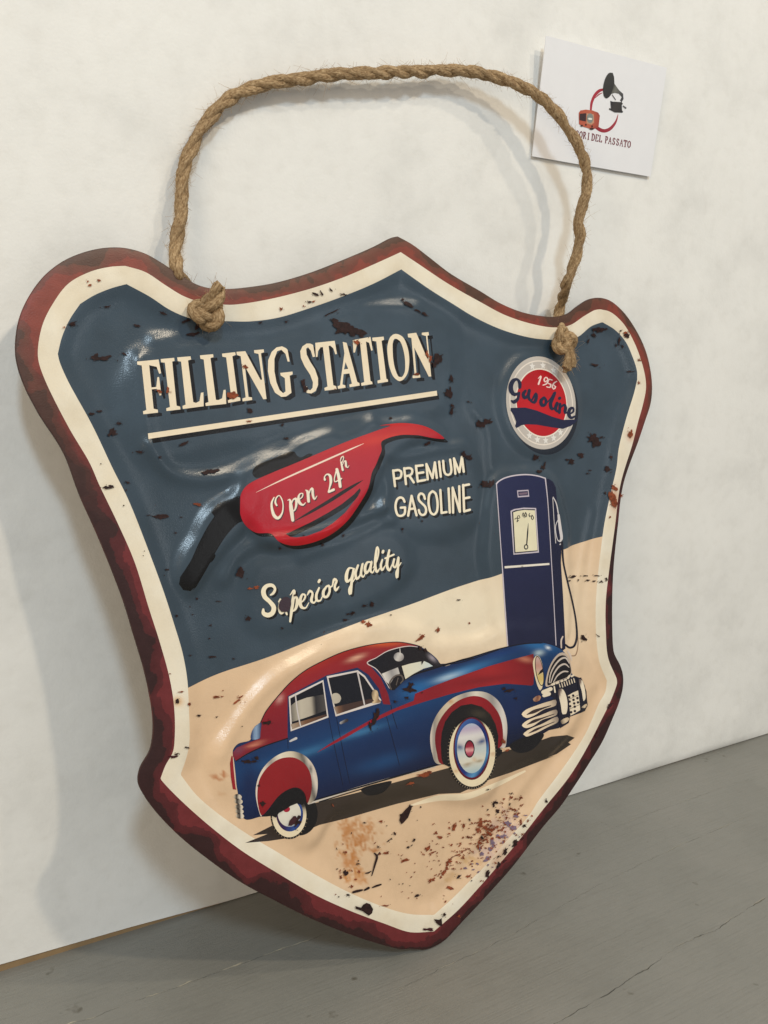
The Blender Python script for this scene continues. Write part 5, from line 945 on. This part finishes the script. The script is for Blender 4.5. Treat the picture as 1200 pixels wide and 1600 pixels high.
def crom3(P, k):
    P = np.asarray(P, float); Q = np.vstack([2 * P[0] - P[1], P, 2 * P[-1] - P[-2]]); out = []
    for i in range(1, len(Q) - 2):
        for j in range(k):
            t = j / k; p0, p1, p2, p3 = Q[i - 1:i + 3]
            out.append(.5 * ((2 * p1) + (-p0 + p2) * t + (2 * p0 - 5 * p1 + 4 * p2 - p3) * t * t + (-p0 + 3 * p1 - 3 * p2 + p3) * t ** 3))
    out.append(P[-1]); return np.array(out)
def strands_of(P, R, pitch, count=3, phase=0.0, sides=12, fray=None):
    n = len(P); T, Nn, Bn = frames(P); s = np.concatenate([[0], np.cumsum(np.linalg.norm(np.diff(P, axis=0), axis=1))])
    out = []
    for k in range(count):
        ph = phase + 2 * np.pi * (s / pitch + k / count) + .6 * np.sin(s * 95 + 1.3 * k) + .35 * np.sin(s * 160 + k)
        off = R * .42 * (1 + .14 * np.sin(s * 230 + 2 * k))
        if fray is not None: off = off * (1 + fray)
        C = P + Nn * (off * np.cos(ph))[:, None] + Bn * (off * np.sin(ph))[:, None]
        a = np.linspace(0, 2 * np.pi, sides, endpoint=False)
        rr = R * .62 * (1 + .07 * np.sin(s * 410 + k)[:, None] + .13 * (nrng.rand(n, sides) - .5) + .05 * np.sin(a * 5 + s[:, None] * 900))
        out.append((C, rr))
    return out
RR = 0.0027
rope_px = [(306, 486), (300, 470), (290, 445), (279, 425), (276, 380), (281, 335), (285, 290), (294, 248), (310, 209), (330, 179), (360, 155), (396, 138.5), (438, 125), (480, 120), (525, 117.5), (575, 115), (626, 111), (693, 112), (743, 114), (787, 123), (827, 142), (860, 168), (890, 203), (909, 240), (917, 280), (914, 313), (904, 345), (905, 373), (898, 407), (887, 440), (877, 472), (872, 500), (874, 520)]
hl = sign_world(px_ab(np.array([[322, 480]]), 0), -.001)[0]; hr = sign_world(px_ab(np.array([[877, 512]]), 0), -.001)[0]
dep_l = -hl[1]; dep_r = -hr[1]
dep = [dep_l - .006, dep_l - .007, dep_l - .009, .016, .010, .007, .0055, .0048, .0038, .0040, .0044, .0048, .0052, .0056, .0060, .0064, .0070, .0065, .0085, .011, .014, .0165, .0185, .0200, .0210, .0215, .0215, .0212, .0208, .0200, dep_r - .007, dep_r - .006, dep_r - .0035]
RP = np.array([on_wall([p], d)[0] for p, d in zip(rope_px, dep)])
RP[0] = hl + SM @ np.array([0, .003, 0]); RP = np.vstack([hl - SM @ np.array([0, .002, 0]), RP]); RP[-1] = hr + SM @ np.array([0, .003, 0]); RP = np.vstack([RP, hr - SM @ np.array([0, .002, 0])])
CL, rlen = smooth3(RP, 620)
# slight kinks
tt = np.linspace(0, 1, len(CL)); CL[:, 0] += .0005 * np.sin(tt * 61) * sstep(tt * 8) * sstep((1 - tt) * 8); CL[:, 2] += .0005 * np.sin(tt * 47 + 1) * sstep(tt * 8) * sstep((1 - tt) * 8)
rope = empty('hanging_rope', sign); rope['label'] = 'brown twisted jute rope looped above the sign'
ALLC = []
for C, rr in strands_of(CL, RR, .030):
    tubes_obj('strand', [tube(C, rr, 12)], rope); ALLC.append((C, RR * .56))
front = -SM[:, 1]
def local_pts(base, q): return base + q @ np.stack([SM[:, 0], front, SM[:, 2]])
# left knot: a tight overhand ball with its cut end sticking up
def knot(base, size, name, turn, parent, flat_=.75):
    t = np.linspace(0, 2 * np.pi, 150)
    x = np.sin(t) + 2 * np.sin(2 * t); y = np.cos(t) - 2 * np.cos(2 * t); z = -np.sin(3 * t)
    K = np.stack([x, z * 1.1 * flat_ + 1.5, y], 1) * size
    c, s = math.cos(turn), math.sin(turn); K = np.stack([K[:, 0] * c - K[:, 2] * s, K[:, 1], K[:, 0] * s + K[:, 2] * c], 1)
    P = local_pts(base, K); ts = []
    for C, rr in strands_of(P, RR * 1.12, .020, sides=10): ts.append(tube(C, rr, 10)); ALLC.append((C, RR * .5))
    return tubes_obj(name, ts, parent)
kl_base = sign_world(px_ab(np.array([[324, 488]]), .004), .0015)[0]; kr_base = sign_world(px_ab(np.array([[882, 533]]), .004), .0015)[0]
knot(kl_base, .0017, 'knot', .5, rope); knot(kr_base, .0017, 'knot', 1.4, rope)
stub = local_pts(kl_base, np.array([[0, .003, 0], [.001, .006, .003], [.0025, .0075, .0065], [.0042, .0078, .0095]])); sp_, _ = smooth3(stub, 30)
ts = [];
for C, rr in strands_of(sp_, RR * 1.15, .02, sides=10, fray=np.linspace(0, .25, 30)): ts.append(tube(C, rr, 10)); ALLC.append((C, RR * .5))
tubes_obj('rope_end', ts, rope)
ts = []
for k in range(9):
    a = rng.uniform(-1, 1); e = np.array([[rng.uniform(-.001, .002), .005, -.004], [a * .0022, .006 + rng.uniform(-.001, .001), -.009], [a * .0042 - .0012, .0055 + rng.uniform(-.0015, .0015), -.0135 - rng.uniform(0, .003)]])
    P, _ = smooth3(local_pts(kr_base, e), 26); ts.append(tube(P, np.interp(np.linspace(0, 1, 26), [0, .5, 1], [.0013, .00155, .0011])[:, None] * (1 + .25 * (nrng.rand(26, 8) - .5)), 8)); ALLC.append((P, .0014))
tubes_obj('rope_end', ts, rope)
# loose fibres
fv, ff, b = [], [], 0
for k in range(4200):
    C, r = ALLC[rng.randrange(3)] if rng.random() < .78 else ALLC[rng.randrange(len(ALLC))]
    i = rng.randrange(2, len(C) - 3); T = C[i + 1] - C[i]; T = T / np.linalg.norm(T)
    d = nrng.randn(3); d -= T * (d @ T); d /= np.linalg.norm(d); ln = rng.uniform(.001, .0042) * (1 if rng.random() < .85 else 1.7)
    p0 = C[i] + d * r * .95; dirv = T * rng.choice((-1, 1)) * rng.uniform(.5, 1.4) + d * rng.uniform(.15, .9); dirv /= np.linalg.norm(dirv); bend = nrng.randn(3) * .35
    pts = [p0 + dirv * ln * q + bend * ln * q * q * .6 for q in (0, .5, 1)]
    s1 = np.cross(dirv, [.3, .5, .8]); s1 /= np.linalg.norm(s1); s2 = np.cross(dirv, s1); w = rng.uniform(.00004, .00008)
    for q, p in enumerate(pts):
        ww = w * (1 - .4 * q / 2)
        for a in (0, 2.09, 4.19): fv.append(p + (s1 * math.cos(a) + s2 * math.sin(a)) * ww)
    for q in range(2):
        for a in range(3): ff.append((b + q * 3 + a, b + q * 3 + (a + 1) % 3, b + q * 3 + 3 + (a + 1) % 3, b + q * 3 + 3 + a))
    b += 9
fv = (np.hstack([np.array(fv), np.ones((len(fv), 1))]) @ INV.T)[:, :3]
fib = mesh_obj('loose_fibres', fv, ff, plain('jute_fibre', (176, 146, 106), .8), rope); tag(fib, kind='stuff')

# ------------------------------------------------------------------ business card stuck to the wall behind the rope
cq = np.array([0.12844, -0.00293 - .0003, 0.39549]); rv = Vector((0.0795, -0.00749, -0.00334))
card = empty('business_card'); tag(card, 'small white card with gramophone and radio emblem on the wall behind the rope', 'card')
CM = Matrix.Rotation(rv.length, 3, rv.normalized()); card.matrix_world = Matrix.Translation(Vector(cq)) @ CM.to_4x4()
CMn = np.array(CM)
hw, hh, th = .0425, .0275, .0004
# paper, with a very slight curl
nx, ny = 24, 16; V = []; F = []
def curl(x, z): return -.0003 * ((x / hw) ** 2) * (.4 + .6 * sstep((z / hh + 1) / 2)) + 0.0
for side in (0, 1):
    for i in range(nx + 1):
        for j in range(ny + 1):
            x = -hw + 2 * hw * i / nx; z = -hh + 2 * hh * j / ny; V.append((x, curl(x, z) + side * th, z))
n1 = (nx + 1) * (ny + 1); idx = lambda s, i, j: s * n1 + i * (ny + 1) + j
for i in range(nx):
    for j in range(ny): F.append((idx(0, i, j), idx(0, i + 1, j), idx(0, i + 1, j + 1), idx(0, i, j + 1))); F.append((idx(1, i, j), idx(1, i, j + 1), idx(1, i + 1, j + 1), idx(1, i + 1, j)))
for i in range(nx): F.append((idx(0, i, 0), idx(1, i, 0), idx(1, i + 1, 0), idx(0, i + 1, 0))); F.append((idx(0, i, ny), idx(0, i + 1, ny), idx(1, i + 1, ny), idx(1, i, ny)))
for j in range(ny): F.append((idx(0, 0, j), idx(0, 0, j + 1), idx(1, 0, j + 1), idx(1, 0, j))); F.append((idx(0, nx, j), idx(1, nx, j), idx(1, nx, j + 1), idx(0, nx, j + 1)))
paper = mesh_obj('paper', V, F, plain('card_paper', (240, 240, 243), .5, vary=.015), card, smooth=False)
def ink_material():
    m, nt, b = new_mat('card_ink'); a = N(nt, 'ShaderNodeAttribute', attribute_name='Col'); L(nt, a.outputs['Color'], b.inputs['Base Color']); b.inputs['Roughness'].default_value = .5; return m
INKM = ink_material()
def card_decal(name, parent, add, color, layer, sub=()):
    if isinstance(add, Shape): add = [add]
    lines = [l for s in list(add) + list(sub) for l in s.lines]
    def inside(q):
        r = np.zeros(len(q), bool)
        for s in add: r |= s.inside(q)
        for s in sub: r &= ~s.inside(q)
        return r
    Vp, Fp = cdt(lines, [], inside, 1e-4)
    X = (on_plane(Vp, cq, CMn[:, 1]) - cq) @ CMn
    C = color(Vp); y = np.array([curl(x, z) for x, z in X[:, [0, 2]]]) - .00006 * layer
    P = np.stack([X[:, 0], y, X[:, 2]], 1)
    t = np.array(Fp); e1 = P[t[:, 1]] - P[t[:, 0]]; e2 = P[t[:, 2]] - P[t[:, 0]]; nyv = e1[:, 2] * e2[:, 0] - e1[:, 0] * e2[:, 2]; t = np.where((nyv > 0)[:, None], t[:, [0, 2, 1]], t)
    o = mesh_obj(name, P, t.tolist(), INKM, parent, smooth=False); col_attr(o.data, C); return o
emb = card_decal('emblem_ring', card, [stroke(zQ((430, 420, 30), (445, 300, 40), (500, 180, 46), (570, 115, 46), (640, 95, 30))), stroke(zQ((500, 230, 8), (560, 175, 18), (610, 150, 8))), stroke(zQ((500, 670, 50), (560, 720, 56), (640, 745, 54), (720, 720, 50), (790, 650, 40), (830, 580, 26), (855, 490, 8)))], lg(zQ((420, 400))[0], zQ((860, 500))[0], [(0, (176, 50, 66)), (.4, (150, 30, 46)), (1, (168, 60, 74))]), 1); emb['label'] = 'red ring of the gramophone and radio emblem'
card_decal('gramophone_horn', card, poly(zCd((655, 450), (668, 390), (700, 342), (725, 340), (735, 370), (738, 420), (770, 465), (800, 492), (803, 530), (790, 552), (778, 540), (790, 515), (770, 492), (740, 485), (718, 492), (700, 515), (680, 525), (660, 508)), False), lg(zCd((655, 420))[0], zCd((800, 480))[0], [(0, (52, 52, 50)), (.5, (70, 70, 66)), (.6, (120, 120, 112)), (1, (70, 70, 74))]), 2)
card_decal('gramophone_mouth', card, ell(zCd((694, 432))[0], 36 * .2167, 94 * .2167, 10), lg(zCd((660, 350))[0], zCd((730, 520))[0], [(0, (62, 62, 60)), (1, (44, 44, 44))]), 3)
card_decal('gramophone_arm', card, [stroke(zCd((722, 500, 6), (745, 535, 6))), stroke(zCd((800, 580, 8), (818, 594, 12)))], flat((96, 96, 98)), 3)
card_decal('gramophone_box', card, poly(zCd((708, 542), (722, 548), (790, 552), (798, 565), (790, 572), (792, 612), (800, 622), (795, 628), (740, 626), (698, 604), (700, 595), (712, 598))), lg(zCd((705, 560))[0], zCd((795, 600))[0], [(0, (40, 40, 46)), (.4, (64, 60, 58)), (1, (52, 50, 50))]), 3)
card_decal('radio', card, poly(zCd((480, 630), (492, 612), (530, 606), (580, 612), (620, 628), (632, 650), (622, 735), (600, 742), (575, 748), (510, 728), (482, 710)), False), lg(zCd((480, 650))[0], zCd((630, 690))[0], [(0, (186, 88, 66)), (.6, (196, 104, 78)), (.75, (150, 60, 50)), (1, (170, 76, 62))]), 3)
card_decal('radio_face', card, poly(zCd((535, 632), (588, 640), (590, 700), (570, 716), (535, 706))), flat((196, 150, 122)), 4)
card_decal('radio_grille', card, poly(zCd((486, 636), (533, 632), (530, 692), (485, 682))), flat((62, 40, 44)), 4)
card_decal('radio_dial', card, ell(zCd((560, 668))[0], 5.0, 7.6), flat((136, 140, 136)), 5)
card_decal('radio_dial', card, stroke(zCd((552, 672, 14), (568, 674, 14)), smooth=False), flat((236, 236, 226)), 6)
card_decal('radio_knob', card, [ell(zCd((530, 715))[0], 1.3, 1.5), ell(zCd((575, 726))[0], 1.3, 1.5), ell(zCd((500, 722))[0], 2.0, 1.4), ell(zCd((572, 744))[0], 3.4, 1.6)], flat((70, 36, 32)), 5)
# small serif capitals on a sloping baseline
GL = {'T': [((0, 1), (1, 1)), ((.5, 1), (.5, 0)), ((.3, 0), (.7, 0)), ((0, 1), (0, .8)), ((1, 1), (1, .8))], 'E': [((.15, 0), (.15, 1)), ((0, 1), (.85, 1)), ((.15, .5), (.65, .5)), ((0, 0), (.9, 0)), ((.85, 1), (.85, .82)), ((.9, 0), (.9, .2))],
      'S': [((.85, .8), (.7, .98), (.4, 1), (.18, .82), (.25, .62), (.7, .42), (.85, .22), (.65, .02), (.35, 0), (.1, .2))], 'O': [((.5, 1), (.15, .85), (.02, .5), (.15, .15), (.5, 0), (.85, .15), (.98, .5), (.85, .85), (.5, 1))],
      'R': [((.15, 0), (.15, 1)), ((0, 0), (.3, 0)), ((0, 1), (.15, 1), (.6, 1), (.78, .78), (.6, .52), (.15, .5)), ((.45, .5), (.7, .2), (1, 0))], 'I': [((.5, 0), (.5, 1)), ((.3, 0), (.7, 0)), ((.3, 1), (.7, 1))],
      'D': [((.15, 0), (.15, 1)), ((0, 1), (.15, 1), (.55, .98), (.92, .72), (.95, .45), (.8, .12), (.45, 0), (0, 0))], 'L': [((.15, 0), (.15, 1)), ((0, 1), (.3, 1)), ((0, 0), (.85, 0)), ((.85, 0), (.85, .22))],
      'P': [((.15, 0), (.15, 1)), ((0, 0), (.32, 0)), ((0, 1), (.15, 1), (.6, 1), (.8, .75), (.6, .48), (.15, .47))], 'A': [((.05, 0), (.5, 1)), ((.5, 1), (.95, 0)), ((.25, .38), (.75, .38)), ((-.05, 0), (.2, 0)), ((.78, 0), (1.08, 0))]}
adv = {'I': .62, ' ': .8, 'L': 1.0, 'P': .98}
def text_line(txt, x0, y0, x1, y1, hgt):
    w = sum(adv.get(c, 1.15) for c in txt); sx = (x1 - x0) / w; sy = (y1 - y0) / w; out = []; u = 0
    for c in txt:
        for p in GL.get(c, []):
            k = 1.35 if (len(p) == 2 and p[0][0] == p[1][0]) or len(p) > 3 else .85
            out.append(stroke([(x0 + (u + q[0] * .85) * sx - q[1] * hgt * -.10, y0 + (u + q[0] * .85) * sy - q[1] * hgt, k) for q in p], smooth=len(p) > 6))
        u += adv.get(c, 1.15)
    return out
card_decal('card_lettering', card, text_line('TESORI DEL PASSATO', 887, 211.5, 986, 231.3, 10), flat((122, 46, 56)), 2)
